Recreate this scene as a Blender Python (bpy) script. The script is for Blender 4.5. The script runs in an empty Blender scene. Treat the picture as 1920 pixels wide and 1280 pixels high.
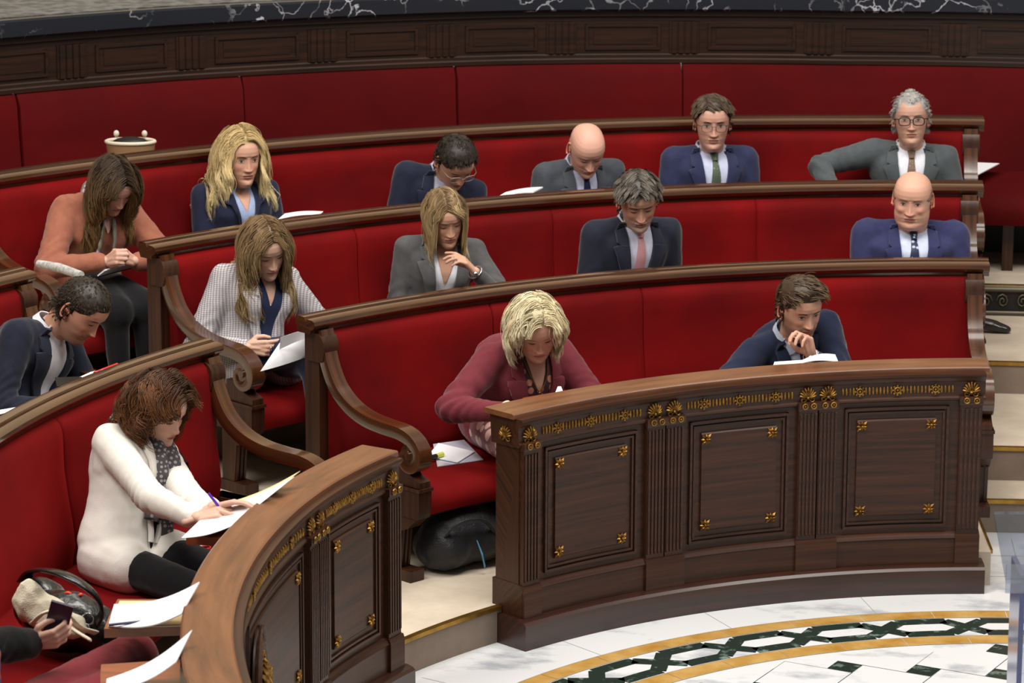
import bpy, math, random
import numpy as np
from mathutils import Vector, Matrix, noise
from mathutils.bvhtree import BVHTree
random.seed(7); rng = np.random.default_rng(7)
S = bpy.context.scene
COL = S.collection
PI = math.pi
# ------------------------------------------------------------------ camera
CO = np.array([0, -11.0124, 4.2490])
CR = np.array([0.98497254, 0.17266863, 0.00382545])
CU = np.array([-0.04382173, 0.22842984, 0.97257363])
CF = np.array([-0.16705911, 0.95812596, -0.23256376])
CF /= np.linalg.norm(CF); CR -= CF*(CR@CF); CR /= np.linalg.norm(CR); CU = np.cross(CR, CF)
FPX = 6625.04
def ray(px):
    return CF + CR*(px[0]-960)/FPX - CU*(px[1]-640)/FPX
def hitz(px, z):
    d = ray(px); return CO + d*((z-CO[2])/d[2])
def hitcyl(px, R):
    d = ray(px); A = d[0]**2+d[1]**2; B = 2*(CO[0]*d[0]+CO[1]*d[1]); C = CO[0]**2+CO[1]**2-R*R
    return CO + d*((-B+math.sqrt(max(0, B*B-4*A*C)))/(2*A))
def az_of(p): return math.degrees(math.atan2(p[0], p[1]))
def pol(px, z):
    h = hitz(px, z); return math.hypot(h[0], h[1]), az_of(h)
def gw(a):
    return 0.00014*(abs(a)-85)**2 if a < -85 else 0.0
def P(r, a, z):
    r = r+gw(a); t = math.radians(a); return (r*math.sin(t), r*math.cos(t), z)
cam = bpy.data.cameras.new('camera'); camo = bpy.data.objects.new('camera', cam); COL.objects.link(camo)
m4 = Matrix.Identity(4)
for i in range(3):
    m4[i][0] = CR[i]; m4[i][1] = CU[i]; m4[i][2] = -CF[i]; m4[i][3] = CO[i]
camo.matrix_world = m4
cam.sensor_width = 36; cam.lens = FPX/1920*36; cam.clip_start = .1; cam.clip_end = 100
cam.dof.use_dof = True; cam.dof.focus_distance = 13.4; cam.dof.aperture_fstop = 6.3
S.camera = camo
# ------------------------------------------------------------------ materials
MATS = {}
def lin(c):
    return tuple(((x/255)/12.92 if x/255 <= .04045 else ((x/255+.055)/1.055)**2.4) for x in c)+(1,)
def M(name, col, rough=.5, col2=None, scale=(1, 1, 1), det=4, bump=0, bscale=60, metal=0, coat=0, sheen=0, attr=None,
      coord='Object', lo=.35, hi=.65, spec=.5, trans=0, sss=0, coatr=.1, sheent=None):
    if name in MATS: return MATS[name]
    m = bpy.data.materials.new(name); m.use_nodes = True; nt = m.node_tree; N = nt.nodes; L = nt.links
    b = N['Principled BSDF']; MATS[name] = m
    b.inputs['Roughness'].default_value = rough; b.inputs['Metallic'].default_value = metal
    b.inputs['Coat Weight'].default_value = coat; b.inputs['Coat Roughness'].default_value = coatr
    b.inputs['Sheen Weight'].default_value = sheen; b.inputs['Specular IOR Level'].default_value = spec
    if sheen: b.inputs['Sheen Roughness'].default_value = .4
    if sheent: b.inputs['Sheen Tint'].default_value = lin(sheent)
    b.inputs['Transmission Weight'].default_value = trans
    if sss:
        b.inputs['Subsurface Weight'].default_value = sss; b.inputs['Subsurface Radius'].default_value = (.012, .004, .002)
        b.inputs['Subsurface Scale'].default_value = 1
    c = lin(col) if max(col) > 1 else tuple(col)+(1,)
    b.inputs['Base Color'].default_value = c
    def vec():
        if coord == 'guv':
            a = N.new('ShaderNodeAttribute'); a.attribute_name = 'guv'; return a.outputs['Vector']
        t = N.new('ShaderNodeTexCoord'); return t.outputs['Object']
    out = None
    if attr:
        a = N.new('ShaderNodeAttribute'); a.attribute_name = attr; out = a.outputs['Color']
    if col2 is not None:
        mp = N.new('ShaderNodeMapping'); mp.inputs['Scale'].default_value = scale; L.new(vec(), mp.inputs['Vector'])
        n = N.new('ShaderNodeTexNoise'); n.inputs['Scale'].default_value = 1; n.inputs['Detail'].default_value = det
        n.inputs['Roughness'].default_value = .6; L.new(mp.outputs[0], n.inputs['Vector'])
        r = N.new('ShaderNodeMapRange'); r.inputs[1].default_value = lo; r.inputs[2].default_value = hi
        L.new(n.outputs[0], r.inputs[0])
        mx = N.new('ShaderNodeMix'); mx.data_type = 'RGBA'; L.new(r.outputs[0], mx.inputs[0])
        if out: L.new(out, mx.inputs[6])
        else: mx.inputs[6].default_value = c
        mx.inputs[7].default_value = lin(col2) if max(col2) > 1 else tuple(col2)+(1,)
        out = mx.outputs[2]
    if out: L.new(out, b.inputs['Base Color'])
    if bump:
        n = N.new('ShaderNodeTexNoise'); n.inputs['Scale'].default_value = bscale; n.inputs['Detail'].default_value = 3
        L.new(vec(), n.inputs['Vector'])
        bp = N.new('ShaderNodeBump'); bp.inputs['Strength'].default_value = bump; bp.inputs['Distance'].default_value = .01
        L.new(n.outputs[0], bp.inputs['Height']); L.new(bp.outputs[0], b.inputs['Normal'])
    return m
wood = M('dark_varnished_wood', (70, 38, 21), .42, (38, 19, 10), (1.5, 45, 45), 5, coat=.18, coatr=.25, spec=.35, coord='guv', bump=.05, bscale=40)
wood_top = M('worn_desk_top_wood', (124, 78, 48), .32, (90, 52, 30), (2.2, 18, 18), 8, coat=.3, coatr=.2, coord='guv', bump=.08, bscale=30)
wood_rail = M('polished_rail_wood', (84, 47, 24), .22, (48, 26, 13), (1.5, 50, 50), 5, coat=.8, coatr=.09, coord='guv')
wood_shelf = M('red_brown_shelf_wood', (150, 70, 34), .28, (110, 46, 20), (3, 30, 30), 5, coat=.7, coatr=.12)
wood_wall = M('dark_wainscot_wood', (50, 28, 15), .4, (28, 15, 8), (1.5, 45, 45), 5, coat=.15, coatr=.25, coord='guv', spec=.35)
velvet = M('red_velvet', (116, 5, 8), .8, (88, 3, 6), (1.6, 1.6, 2.6), 3, sheen=.4, sheent=(255, 60, 60), spec=.12, bump=.06, bscale=5)
velvet_shaded = M('shaded_red_velvet', (84, 3, 5), .8, (70, 2, 5), (1.2, 1.2, 2), 3, sheen=.12, sheent=(255, 60, 60), spec=.12)  # red velvet with the dimmer light at the back painted into its colour
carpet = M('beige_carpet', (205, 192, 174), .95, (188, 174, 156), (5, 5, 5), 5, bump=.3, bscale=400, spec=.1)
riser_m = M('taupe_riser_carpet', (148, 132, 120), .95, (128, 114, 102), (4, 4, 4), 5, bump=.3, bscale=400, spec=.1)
brass = M('brass', (190, 150, 70), .3, (140, 104, 44), (8, 8, 8), 3, metal=.9)
gold = M('aged_gilt', (176, 130, 54), .45, (84, 54, 18), (60, 60, 60), 3, metal=.7)
gold_dim = M('dull_gilt', (176, 132, 56), .45, (110, 76, 28), (60, 60, 60), 3, metal=.6)
black_m = M('dark_iron', (16, 16, 17), .5)
paper = M('white_paper', (236, 237, 242), .75)
# ------------------------------------------------------------------ mesh helpers
class MB:
    def __init__(s): s.v = []; s.f = []; s.g = []; s.m = []
    def add(s, v, f, g=None, mi=0):
        o = len(s.v); s.v += [tuple(map(float, q)) for q in v]
        s.g += [tuple(map(float, q)) for q in g] if g is not None else [(q[2], q[0], q[1]) for q in v]
        s.f += [tuple(i+o for i in q) for q in f]; s.m += [mi]*len(f); return s
    def pbox(s, r0, r1, a0, a1, z0, z1, n=None, mi=0, grain='z'):
        n = n or max(1, int(abs(a1-a0)/1.0+.5)); v = []; g = []; f = []
        for i in range(n+1):
            a = a0+(a1-a0)*i/n; al = math.radians(a)*(r0+r1)/2
            for r, z in ((r0, z0), (r1, z0), (r1, z1), (r0, z1)):
                v.append(P(r, a, z)); g.append((z, al, r) if grain == 'z' else (al, z, r))
        for i in range(n):
            for k in range(4):
                b = i*4; k2 = (k+1) % 4; f.append((b+k, b+k2, b+4+k2, b+4+k))
        f += [(3, 2, 1, 0), (n*4, n*4+1, n*4+2, n*4+3)]
        return s.add(v, f, g, mi)
    def psweep(s, prof, a0, a1, n=None, mi=0, Rf=None, shrink=None):
        # closed profile [(r,z)] swept over azimuth; Rf(a) added to r
        n = n or max(1, int(abs(a1-a0)/.8+.5)); v = []; g = []; f = []; k = len(prof); L = 0; ls = []
        for j in range(k):
            ls.append(L); q = prof[(j+1) % k]; L += math.hypot(q[0]-prof[j][0], q[1]-prof[j][1])
        for i in range(n+1):
            a = a0+(a1-a0)*i/n
            for j, (r, z) in enumerate(prof):
                rr = r+(Rf(a) if Rf else 0)
                v.append(P(rr, a, z)); g.append((math.radians(a)*rr, ls[j], 0))
        for i in range(n):
            for j in range(k):
                j2 = (j+1) % k; f.append((i*k+j, i*k+j2, (i+1)*k+j2, (i+1)*k+j))
        f += [tuple(range(k-1, -1, -1)), tuple(n*k+j for j in range(k))]
        return s.add(v, f, g, mi)
    def box(s, c, sz, rot=None, mi=0):
        v = []
        for z in (-1, 1):
            for x, y in ((-1, -1), (1, -1), (1, 1), (-1, 1)):
                q = np.array([x*sz[0]/2, y*sz[1]/2, z*sz[2]/2])
                if rot is not None: q = np.array(rot) @ q
                v.append(q+np.array(c))
        return s.add(v, [(3, 2, 1, 0), (4, 5, 6, 7), (0, 1, 5, 4), (1, 2, 6, 5), (2, 3, 7, 6), (3, 0, 4, 7)], None, mi)
    def tube(s, pts, rad, n=8, mi=0, caps=True, sq=1):
        pts = [np.array(p, float) for p in pts]; m = len(pts)
        rad = [rad]*m if np.isscalar(rad) else rad; v = []; f = []; up = None
        for i in range(m):
            t = pts[min(i+1, m-1)]-pts[max(i-1, 0)]; t /= np.linalg.norm(t)+1e-9
            if up is None:
                up = np.array([0, 0, 1.]) if abs(t[2]) < .9 else np.array([1., 0, 0])
            a = np.cross(t, up); a /= np.linalg.norm(a)+1e-9; b = np.cross(a, t); up = b
            for k in range(n):
                w = 2*PI*k/n; v.append(pts[i]+rad[i]*(a*math.cos(w)+b*math.sin(w)*sq))
        for i in range(m-1):
            for k in range(n):
                k2 = (k+1) % n; f.append((i*n+k, i*n+k2, (i+1)*n+k2, (i+1)*n+k))
        if caps: f += [tuple(range(n-1, -1, -1)), tuple((m-1)*n+k for k in range(n))]
        return s.add(v, f, None, mi)
    def ell(s, c, r, rot=None, n=10, mi=0):
        v = []; f = []; m = n//2+1
        for i in range(m+1):
            t = PI*i/m
            for k in range(n):
                w = 2*PI*k/n; q = np.array([r[0]*math.sin(t)*math.cos(w), r[1]*math.sin(t)*math.sin(w), r[2]*math.cos(t)])
                if rot is not None: q = np.array(rot) @ q
                v.append(q+np.array(c))
        for i in range(m):
            for k in range(n):
                k2 = (k+1) % n; f.append((i*n+k, (i+1)*n+k, (i+1)*n+k2, i*n+k2))
        return s.add(v, f, None, mi)
def wloc(o):
    v = Vector((0, 0, 0))
    while o: v += o.location; o = o.parent
    return v
def setp(o, label=None, cat=None, group=None, kind=None):
    if label: o['label'] = label
    if cat: o['category'] = cat
    if group: o['group'] = group
    if kind: o['kind'] = kind
    return o
def empty(name, loc, label, cat, group=None):
    o = bpy.data.objects.new(name, None); o.location = Vector([float(x) for x in loc]); COL.objects.link(o); o.empty_display_size = .1
    return setp(o, label, cat, group)
def build(mb, name, mats, parent=None, smooth=False, col=None, **kw):
    """one mesh object from a builder (or (verts, faces)); world coordinates, kept relative to its origin"""
    if isinstance(mb, MB): v, f, g, mi = np.array(mb.v, float), mb.f, np.array(mb.g, float), mb.m
    else:
        v, f = np.asarray(mb[0], float), mb[1]; g = None; mi = None
    if parent is None and kw.get('kind') != 'structure':
        base = np.array([(v[:, 0].min()+v[:, 0].max())/2, (v[:, 1].min()+v[:, 1].max())/2, v[:, 2].min()])
    elif parent is None: base = np.zeros(3)
    else: base = np.array(wloc(parent))
    me = bpy.data.meshes.new(name); me.from_pydata((v-base).tolist(), [], f if isinstance(f, list) else f.tolist())
    if g is not None:
        a = me.attributes.new('guv', 'FLOAT_VECTOR', 'POINT'); a.data.foreach_set('vector', g.ravel())
    mats = mats if isinstance(mats, (list, tuple)) else [mats]
    for m in mats: me.materials.append(m)
    if mi is not None and len(mats) > 1: me.polygons.foreach_set('material_index', mi)
    if col is not None:
        a = me.attributes.new('Col', 'FLOAT_COLOR', 'POINT'); c = np.ones((len(v), 4)); c[:, :3] = np.asarray(col)[:, :3]
        a.data.foreach_set('color', c.ravel())
    me.update()
    if smooth is True: me.polygons.foreach_set('use_smooth', [True]*len(me.polygons))
    elif smooth:  # angle
        me.polygons.foreach_set('use_smooth', [True]*len(me.polygons))
        try: me.set_sharp_from_angle(angle=math.radians(smooth))
        except Exception: pass
    o = bpy.data.objects.new(name, me); COL.objects.link(o)
    if parent is not None: o.parent = parent
    else: o.location = Vector(base.tolist())
    return setp(o, kw.get('label'), kw.get('cat'), kw.get('group'), kw.get('kind'))
def catmull(pts, n=6):
    pts = [np.array(p, float) for p in pts]; q = [2*pts[0]-pts[1]]+pts+[2*pts[-1]-pts[-2]]; out = []
    for i in range(1, len(q)-2):
        for k in range(n):
            t = k/n; a, b, c, d = q[i-1], q[i], q[i+1], q[i+2]
            out.append(.5*((2*b)+(-a+c)*t+(2*a-5*b+4*c-d)*t*t+(-a+3*b-3*c+d)*t**3))
    out.append(pts[-1]); return out
# ------------------------------------------------------------------ levels
FL = {0: 0.0, 1: .14, 2: .285, 3: .43, 4: .575}
def R3(a): return float(np.interp(a, [-75, -56, -45, -37, -20, -13, 5], [5.93, 5.90, 5.87, 5.825, 5.77, 5.735, 5.73]))
def RW(a): return float(np.interp(a, [-80, -47.5, -40, -33, -26, -19, -12, -4, 12], [7.15, 7.06, 7.0, 6.92, 6.85, 6.73, 6.62, 6.58, 6.58]))
def Rk(k, a): return {1: 3.85, 2: 4.845, 3: R3(a), 4: RW(a)}[k]
# ------------------------------------------------------------------ floor and platforms
marble = M('white_marble', (222, 224, 226), .22, (176, 180, 188), (3, 5, 3), 9, lo=.53, hi=.66, coat=.2)
ochre = M('ochre_marble', (196, 160, 96), .25, (170, 124, 50), (7, 7, 7), 6)
green = M('green_marble', (34, 48, 42), .2, (120, 140, 130), (14, 14, 14), 9, lo=.55, hi=.68)
joint = M('marble_joint', (150, 146, 138), .7)
def disc_floor(name, r0f, r1f, a0, a1, z0, z1, mats, step=1.0, nose=None, kind='structure'):
    mb = MB(); n = max(2, int((a1-a0)/step)); v = []; f = []
    for i in range(n+1):
        a = a0+(a1-a0)*i/n
        for r, z in ((r0f(a), z0), (r0f(a), z1), (r1f(a), z1), (r1f(a), z0)): v.append(P(r, a, z))
    mi = []
    for i in range(n):
        for k in range(4): f.append((i*4+k, i*4+(k+1) % 4, i*4+4+(k+1) % 4, i*4+4+k)); mi.append(1 if k == 0 else 0)
    f += [(3, 2, 1, 0), (n*4, n*4+1, n*4+2, n*4+3)]; mi += [1, 1]
    mb.add(v, f); mb.m = mi
    return build(mb, name, mats, kind=kind)
mb = MB(); mb.box((0, 0, -.05), (24, 24, .1)); build(mb, 'floor', marble, kind='structure')
AL, AR = -150, 14
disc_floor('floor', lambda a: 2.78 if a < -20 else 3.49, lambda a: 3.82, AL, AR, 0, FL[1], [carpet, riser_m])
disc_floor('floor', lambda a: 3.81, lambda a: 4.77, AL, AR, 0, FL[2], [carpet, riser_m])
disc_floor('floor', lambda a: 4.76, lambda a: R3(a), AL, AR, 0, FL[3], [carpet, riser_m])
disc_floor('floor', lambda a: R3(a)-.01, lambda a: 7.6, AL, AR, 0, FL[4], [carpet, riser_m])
# the row-one platform stays behind the desk line up to the right aisle
mb = MB(); mb.pbox(2.74, 3.5, -20.0, -9.2, 0, FL[1], mi=0); build(mb, 'floor', [carpet, riser_m], kind='structure')
# brass nosings
mb = MB()
for r, z, a0, a1 in ((2.78, FL[1], -68.6, -53.9), (3.49, FL[1], -9.0, 14), (3.81, FL[2], -8.2, 14), (4.76, FL[3], -7.4, 14), (R3(0), FL[4], -6.9, 14)):
    mb.psweep([(r-.006, z-.012), (r-.006, z+.004), (r+.02, z+.004), (r+.02, z-.012)], a0, a1)
mb.pbox(2.76, 3.5, -9.2, -9.0, FL[1]-.012, FL[1]+.004)
build(mb, 'trim_1', brass, kind='structure')
# marble inlay of the pit floor
def rsec(mb, r0, r1, a0, a1, z, mi=0, step=1.0):
    n = max(1, int(abs(a1-a0)/step)); v = []; f = []
    for i in range(n+1):
        a = a0+(a1-a0)*i/n; v += [P(r0, a, z), P(r1, a, z)]
    for i in range(n): f.append((2*i, 2*i+1, 2*i+3, 2*i+2))
    mb.add(v, f, None, mi)
mb = MB()
A0, A1 = -92.7, 30
jw = .09
for i in range(17):     # ochre rings cut into blocks
    a = A0+i*7.0; 
    rsec(mb, 2.318, 2.403, a, a+7.0-.06, .0012); rsec(mb, 2.0, 2.095, a+2, a+9-.06, .0012)
build(mb, 'trim_2', ochre, kind='structure', label='ochre marble rings in the floor')
mb = MB()
nper = 14; per = 8.45; G0 = -38.53-per*6
def gbar(r0, a0, r1, a1, w, z):
    p0 = np.array(P(r0, a0, z)); p1 = np.array(P(r1, a1, z)); d = p1-p0; L = np.linalg.norm(d); d /= L
    s = np.array([-d[1], d[0], 0])*w/2; mb.add([p0+s, p0-s, p1-s, p1+s], [(0, 1, 2, 3)])
for i in range(nper):
    a = G0+i*per; ri, ro = 2.133, 2.280; w = .062
    # two interlaced chains: long flats joined by diagonals crossing over
    rsec(mb, ro-.031, ro+.031, a+1.75, a+per-1.75, .0014); rsec(mb, ri-.031, ri+.031, a+1.75, a+per-1.75, .0014)
    gbar(ro, a+per-1.95, ri, a+per+1.95, w, .0014); gbar(ri, a+per-1.95, ro, a+per+1.95, w, .0017)
TL = np.array([.292, .009]); Ta, Tb = .274, .101; Tc = math.atan2(Tb, Ta); T1 = np.array([math.cos(math.atan2(TL[1], TL[0])-Tc), math.sin(math.atan2(TL[1], TL[0])-Tc)]); T2 = np.array([-T1[1], T1[0]])
def tile(gx, gy, x, y): return np.array([-.985, 1.566])+T1*(gx*Ta-gy*Tb+x-.0)+T2*(gx*Tb+gy*Ta+y-.02)
for gx in range(-12, 13):   # small green squares set between big white ones
    for gy in range(-14, 8):
        q = [tile(gx, gy, x, y) for x, y in ((0, 0), (Tb, 0), (Tb, Tb), (0, Tb))]; c = sum(q)/4
        if c@c < 1.96**2: mb.add([(*p, .0012) for p in q], [(0, 1, 2, 3)])
build(mb, 'trim_3', green, kind='structure', label='green marble guilloche and squares in the floor')
mb = MB()
for gx in range(-12, 13):
    for gy in range(-14, 8):
        q = [tile(gx, gy, x, y) for x, y in ((0, Tb), (Ta, Tb), (Ta, Ta+Tb), (0, Ta+Tb))]
        for i in range(4):
            p0, p1 = q[i], q[(i+1) % 4]
            if max(p0@p0, p1@p1) < 1.99**2:
                d = (p1-p0)/np.linalg.norm(p1-p0); n_ = np.array([-d[1], d[0]])*.0013; mb.add([(*(p0+n_), .0008), (*(p0-n_), .0008), (*(p1-n_), .0008), (*(p1+n_), .0008)], [(0, 1, 2, 3)])
for i in range(22):
    a = -35.5-14.55*4+i*14.55; rsec(mb, 2.405, 3.4 if a > -9 else 2.72, a, a+.05, .0008)
for r in (2.403, 2.318, 2.095, 2.0): rsec(mb, r-.0015, r+.0015, A0, A1, .0016)
rsec(mb, 2.86, 2.863, -9, 20, .0008); rsec(mb, 3.15, 3.153, -9, 20, .0008)
build(mb, 'trim_4', joint, kind='structure', label='thin joints between marble tiles')
# ------------------------------------------------------------------ iron grille in the riser of the fourth level (right aisle)
mb = MB()
r = R3(0)-.012
for z in (FL[3]+.012, FL[4]-.018): mb.psweep([(r-.008, z-.01), (r-.008, z+.01), (r+.012, z+.01), (r+.012, z-.01)], -6.9, 14)
mb2 = MB(); mb2.psweep([(r+.002, FL[3]), (r+.002, FL[4]-.01), (r+.008, FL[4]-.01), (r+.008, FL[3])], -6.9, 14)
scr = M('grille_bronze', (96, 92, 74), .45, metal=.5)
a = -6.6
while a < 4:
    for sg in (1, -1):
        pts = []
        for t in range(15):
            u = t/14*3.4*PI; rr = .030*(1-u/(3.9*PI)); zc = (FL[3]+FL[4])/2
            pts.append(P(r-.008, a+(.55 if sg > 0 else 1.35)+math.degrees(sg*rr*math.cos(u)/r), zc+rr*math.sin(u)*1.25))
        mb.tube(pts, .004, 5)
    a += 1.75
build(mb2, 'wall_riser', black_m, kind='structure'); build(mb, 'trim_5', scr, kind='structure', smooth=True, label='scrolled metal grille in the step riser')
# ------------------------------------------------------------------ wall behind: wainscot, marble slab
mb = MB()
w0, w1 = -78, 12
mb.psweep([(.02, 1.50), (.10, 1.50), (.10, 1.78), (.02, 1.78)], w0, w1, Rf=RW)
wb = build(mb, 'wall_back', wood_wall, kind='structure')
mb = MB()
for z0, z1, d in ((1.50, 1.525, .035), (1.525, 1.545, .02), (1.735, 1.765, .03), (1.71, 1.735, .012)):
    mb.psweep([(.03-d, z0), (.03-d, z1-.006), (.03-d+.006, z1), (.05, z1), (.05, z0)], w0, w1, Rf=RW)
build(mb, 'moulding', wood_wall, wb)
seps = [hitcyl((x, y), 6.75) for x, y in ((190, 115), (400, 98), (632, 85), (845, 80), (1060, 75), (1282, 76), (1530, 78), (1785, 82))]
seps = [az_of(s) for s in seps]; seps = [seps[0]-7.4, ]+seps+[seps[-1]+5.5, seps[-1]+11]
for i, s in enumerate(seps):
    mb = MB()
    for k in range(4):
        a = s+(k-1.5)*.28; mb.psweep([(.005, 1.548), (.005, 1.708), (.03, 1.708), (.03, 1.548)], a-.1, a+.1, 2, Rf=RW)
    mb.psweep([(.012, 1.548), (.012, 1.708), (.03, 1.708), (.03, 1.548)], s-.62, s+.62, 3, Rf=RW)
    build(mb, 'pilaster', wood_wall, wb)
    if i+1 < len(seps):
        a0, a1 = s+1.0, seps[i+1]-1.0; mb = MB()
        for q in ((a0, a1, 1.565, 1.578), (a0, a1, 1.68, 1.693)): mb.psweep([(.01, q[2]), (.01, q[3]), (.03, q[3]), (.03, q[2])], q[0], q[1], Rf=RW)
        for q in ((a0, a0+.12), (a1-.12, a1)): mb.psweep([(.01, 1.565), (.01, 1.693), (.03, 1.693), (.03, 1.565)], q[0], q[1], 2, Rf=RW)
        mb.psweep([(.016, 1.592), (.016, 1.668), (.03, 1.668), (.03, 1.592)], a0+.35, a1-.35, Rf=RW)
        build(mb, 'panel', wood_wall, wb)
def marble_mat():
    m = bpy.data.materials.new('black_veined_marble'); m.use_nodes = True; N = m.node_tree.nodes; L = m.node_tree.links; b = N['Principled BSDF']
    tc = N.new('ShaderNodeTexCoord'); w = N.new('ShaderNodeTexNoise'); w.inputs['Scale'].default_value = 3.5; w.inputs['Detail'].default_value = 8
    L.new(tc.outputs['Object'], w.inputs['Vector'])
    ad = N.new('ShaderNodeMix'); ad.data_type = 'VECTOR'; ad.inputs[0].default_value = .45; L.new(tc.outputs['Object'], ad.inputs[4]); L.new(w.outputs['Color'], ad.inputs[5])
    vo = N.new('ShaderNodeTexVoronoi'); vo.feature = 'DISTANCE_TO_EDGE'; vo.inputs['Scale'].default_value = 8; L.new(ad.outputs[1], vo.inputs['Vector'])
    r = N.new('ShaderNodeMapRange'); r.inputs[1].default_value = .0; r.inputs[2].default_value = .03; r.inputs[3].default_value = 1; r.inputs[4].default_value = 0
    L.new(vo.outputs['Distance'], r.inputs[0])
    n2 = N.new('ShaderNodeTexNoise'); n2.inputs['Scale'].default_value = 3.2; n2.inputs['Detail'].default_value = 4; L.new(tc.outputs['Object'], n2.inputs['Vector'])
    r2 = N.new('ShaderNodeMapRange'); r2.inputs[1].default_value = .45; r2.inputs[2].default_value = .62; L.new(n2.outputs[0], r2.inputs[0])
    mu = N.new('ShaderNodeMath'); mu.operation = 'MULTIPLY'; L.new(r.outputs[0], mu.inputs[0]); L.new(r2.outputs[0], mu.inputs[1])
    mx = N.new('ShaderNodeMix'); mx.data_type = 'RGBA'; L.new(mu.outputs[0], mx.inputs[0]); mx.inputs[6].default_value = lin((26, 29, 36)); mx.inputs[7].default_value = lin((190, 190, 200))
    L.new(mx.outputs[2], b.inputs['Base Color']); b.inputs['Roughness'].default_value = .22
    return m
bm_ = marble_mat()
grey_st = M('grey_speckled_stone', (112, 116, 120), .45, (66, 70, 76), (16, 16, 16), 8, lo=.4, hi=.6)
mb = MB(); mb.psweep([(-.03, 1.765), (-.04, 1.775), (-.04, 1.845), (-.03, 1.855), (.30, 1.855), (.30, 1.765)], w0, w1, Rf=RW)
build(mb, 'trim_6', bm_, kind='structure', smooth=30, label='black marble edge with white veins')
mb = MB(); mb.psweep([(.03, 1.8555), (.03, 1.859), (3.2, 1.859), (3.2, 1.70), (.2, 1.70)], w0, w1, Rf=RW)
build(mb, 'wall_top', grey_st, kind='structure')
mb = MB(); mb.psweep([(3.2, 1.70), (3.2, 8.5), (3.3, 8.5), (3.3, 1.70)], -150, 60, Rf=RW)
build(mb, 'wall_back', M('cream_plaster', (216, 196, 162), .8), kind='structure')
# ------------------------------------------------------------------ benches
RAILP = [(0.012, -.012), (0.008, -.002), (0, 0), (-.036, -.002), (-.040, -.016), (-.049, -.017), (-.053, -.008), (-.082, -.010), (-.094, -.016), (-.097, -.030), (-.088, -.044), (-.074, -.050), (-.070, -.066), (.0, -.066), (.006, -.05), (.016, -.03)]
ARMP = [(-.078, .915), (-.092, .86), (-.115, .78), (-.165, .695), (-.245, .635), (-.34, .603), (-.44, .592), (-.54, .587), (-.605, .567), (-.645, .525), (-.640, .480), (-.605, .458), (-.572, .470), (-.566, .500), (-.588, .515), (-.604, .500)]
def arm(k, a, name_parent, sgn):
    R = Rk(k, a); f = FL[k]; t = math.radians(a); er = np.array([math.sin(t), math.cos(t), 0]); ea = np.array([math.cos(t), -math.sin(t), 0])
    def W(dr, z, l=0): return er*(R+gw(a)+dr)+ea*l+np.array([0, 0, f+z])
    path = catmull([(x, y) for x, y in ARMP], 5); n = len(path)
    cs = [(-.032, -.018), (-.034, .010), (-.027, .021), (-.018, .014), (-.010, .025), (.010, .025), (.018, .014), (.027, .021), (.034, .010), (.032, -.018)]
    v = []; fc = []; g = []; K = len(cs); L = 0
    for i, p in enumerate(path):
        tn = path[min(i+1, n-1)]-path[max(i-1, 0)]; tn /= np.linalg.norm(tn)+1e-9; nn = np.array([-tn[1], tn[0]])*1.3
        if i: L += np.linalg.norm(p-path[i-1])
        s = 1.0 if i < n-25 else 1.0-.45*(i-(n-25))/25
        for c in cs:
            q = p-nn*(c[1]*s)*(-1 if True else 1)*-1
            q = p+(-nn)*c[1]*s*(-1)
            v.append(W(q[0], q[1], c[0])); g.append((L, c[0], c[1]))
    for i in range(n-1):
        for j in range(K):
            fc.append((i*K+j, i*K+(j+1) % K, (i+1)*K+(j+1) % K, (i+1)*K+j))
    fc += [tuple(range(K-1, -1, -1)), tuple((n-1)*K+j for j in range(K))]
    mb = MB(); mb.add(v, fc, g)
    # volute eye
    mb.tube([W(-.602, .510, -.030), W(-.602, .510, .030)], .044, 18); mb.tube([W(-.602, .508, -.038), W(-.602, .508, .038)], .016, 14)
    ao = build(mb, 'armrest', wood_rail, name_parent, smooth=50)
    # carved bracket, block, leg and foot under the volute
    mb = MB()
    br = catmull([(-.575, .46), (-.60, .43), (-.64, .418)], 4)
    def slab(poly, l0, l1):
        m = len(poly); vv = [W(x, z, l0) for x, z in poly]+[W(x, z, l1) for x, z in poly]
        ff = [tuple(range(m)), tuple(range(2*m-1, m-1, -1))]+[(i, m+i, m+(i+1) % m, (i+1) % m) for i in range(m)]
        mb.add(vv, ff)
    slab([(-.50, .47), (-.59, .47), (-.600, .44), (-.625, .425), (-.665, .41), (-.665, .385), (-.50, .385)], -.028, .028)
    slab([(-.665, .385), (-.665, .30), (-.655, .262), (-.10, .262), (-.10, .385)], -.034, .034)
    slab([(-.672, .372), (-.672, .385), (-.10, .385), (-.10, .372)], -.038, .038)
    slab([(-.650, .262), (-.600, .215), (-.560, .20), (-.545, .045), (-.47, .045), (-.47, .262)], -.030, .030)
    for l in (-.02, 0, .02): slab([(-.604, .215), (-.566, .205), (-.551, .05), (-.546, .05), (-.56, .21)], l-.005, l+.005)
    slab([(-.62, 0), (-.62, .045), (-.46, .045), (-.46, 0)], -.036, .036)
    build(mb, 'arm_support', wood, name_parent, smooth=30)
    mb = MB()   # back post with a rounded block under the rail
    slab([(-.085, 0), (-.085, .905), (.0, .905), (.0, 0)], -.03, .03)
    slab([(-.104, .79), (-.116, .80), (-.124, .84), (-.122, .872), (-.108, .895), (-.085, .905), (-.02, .905), (-.02, .79)], -.040, .040)
    build(mb, 'end_post', wood, name_parent, smooth=30)
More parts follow.
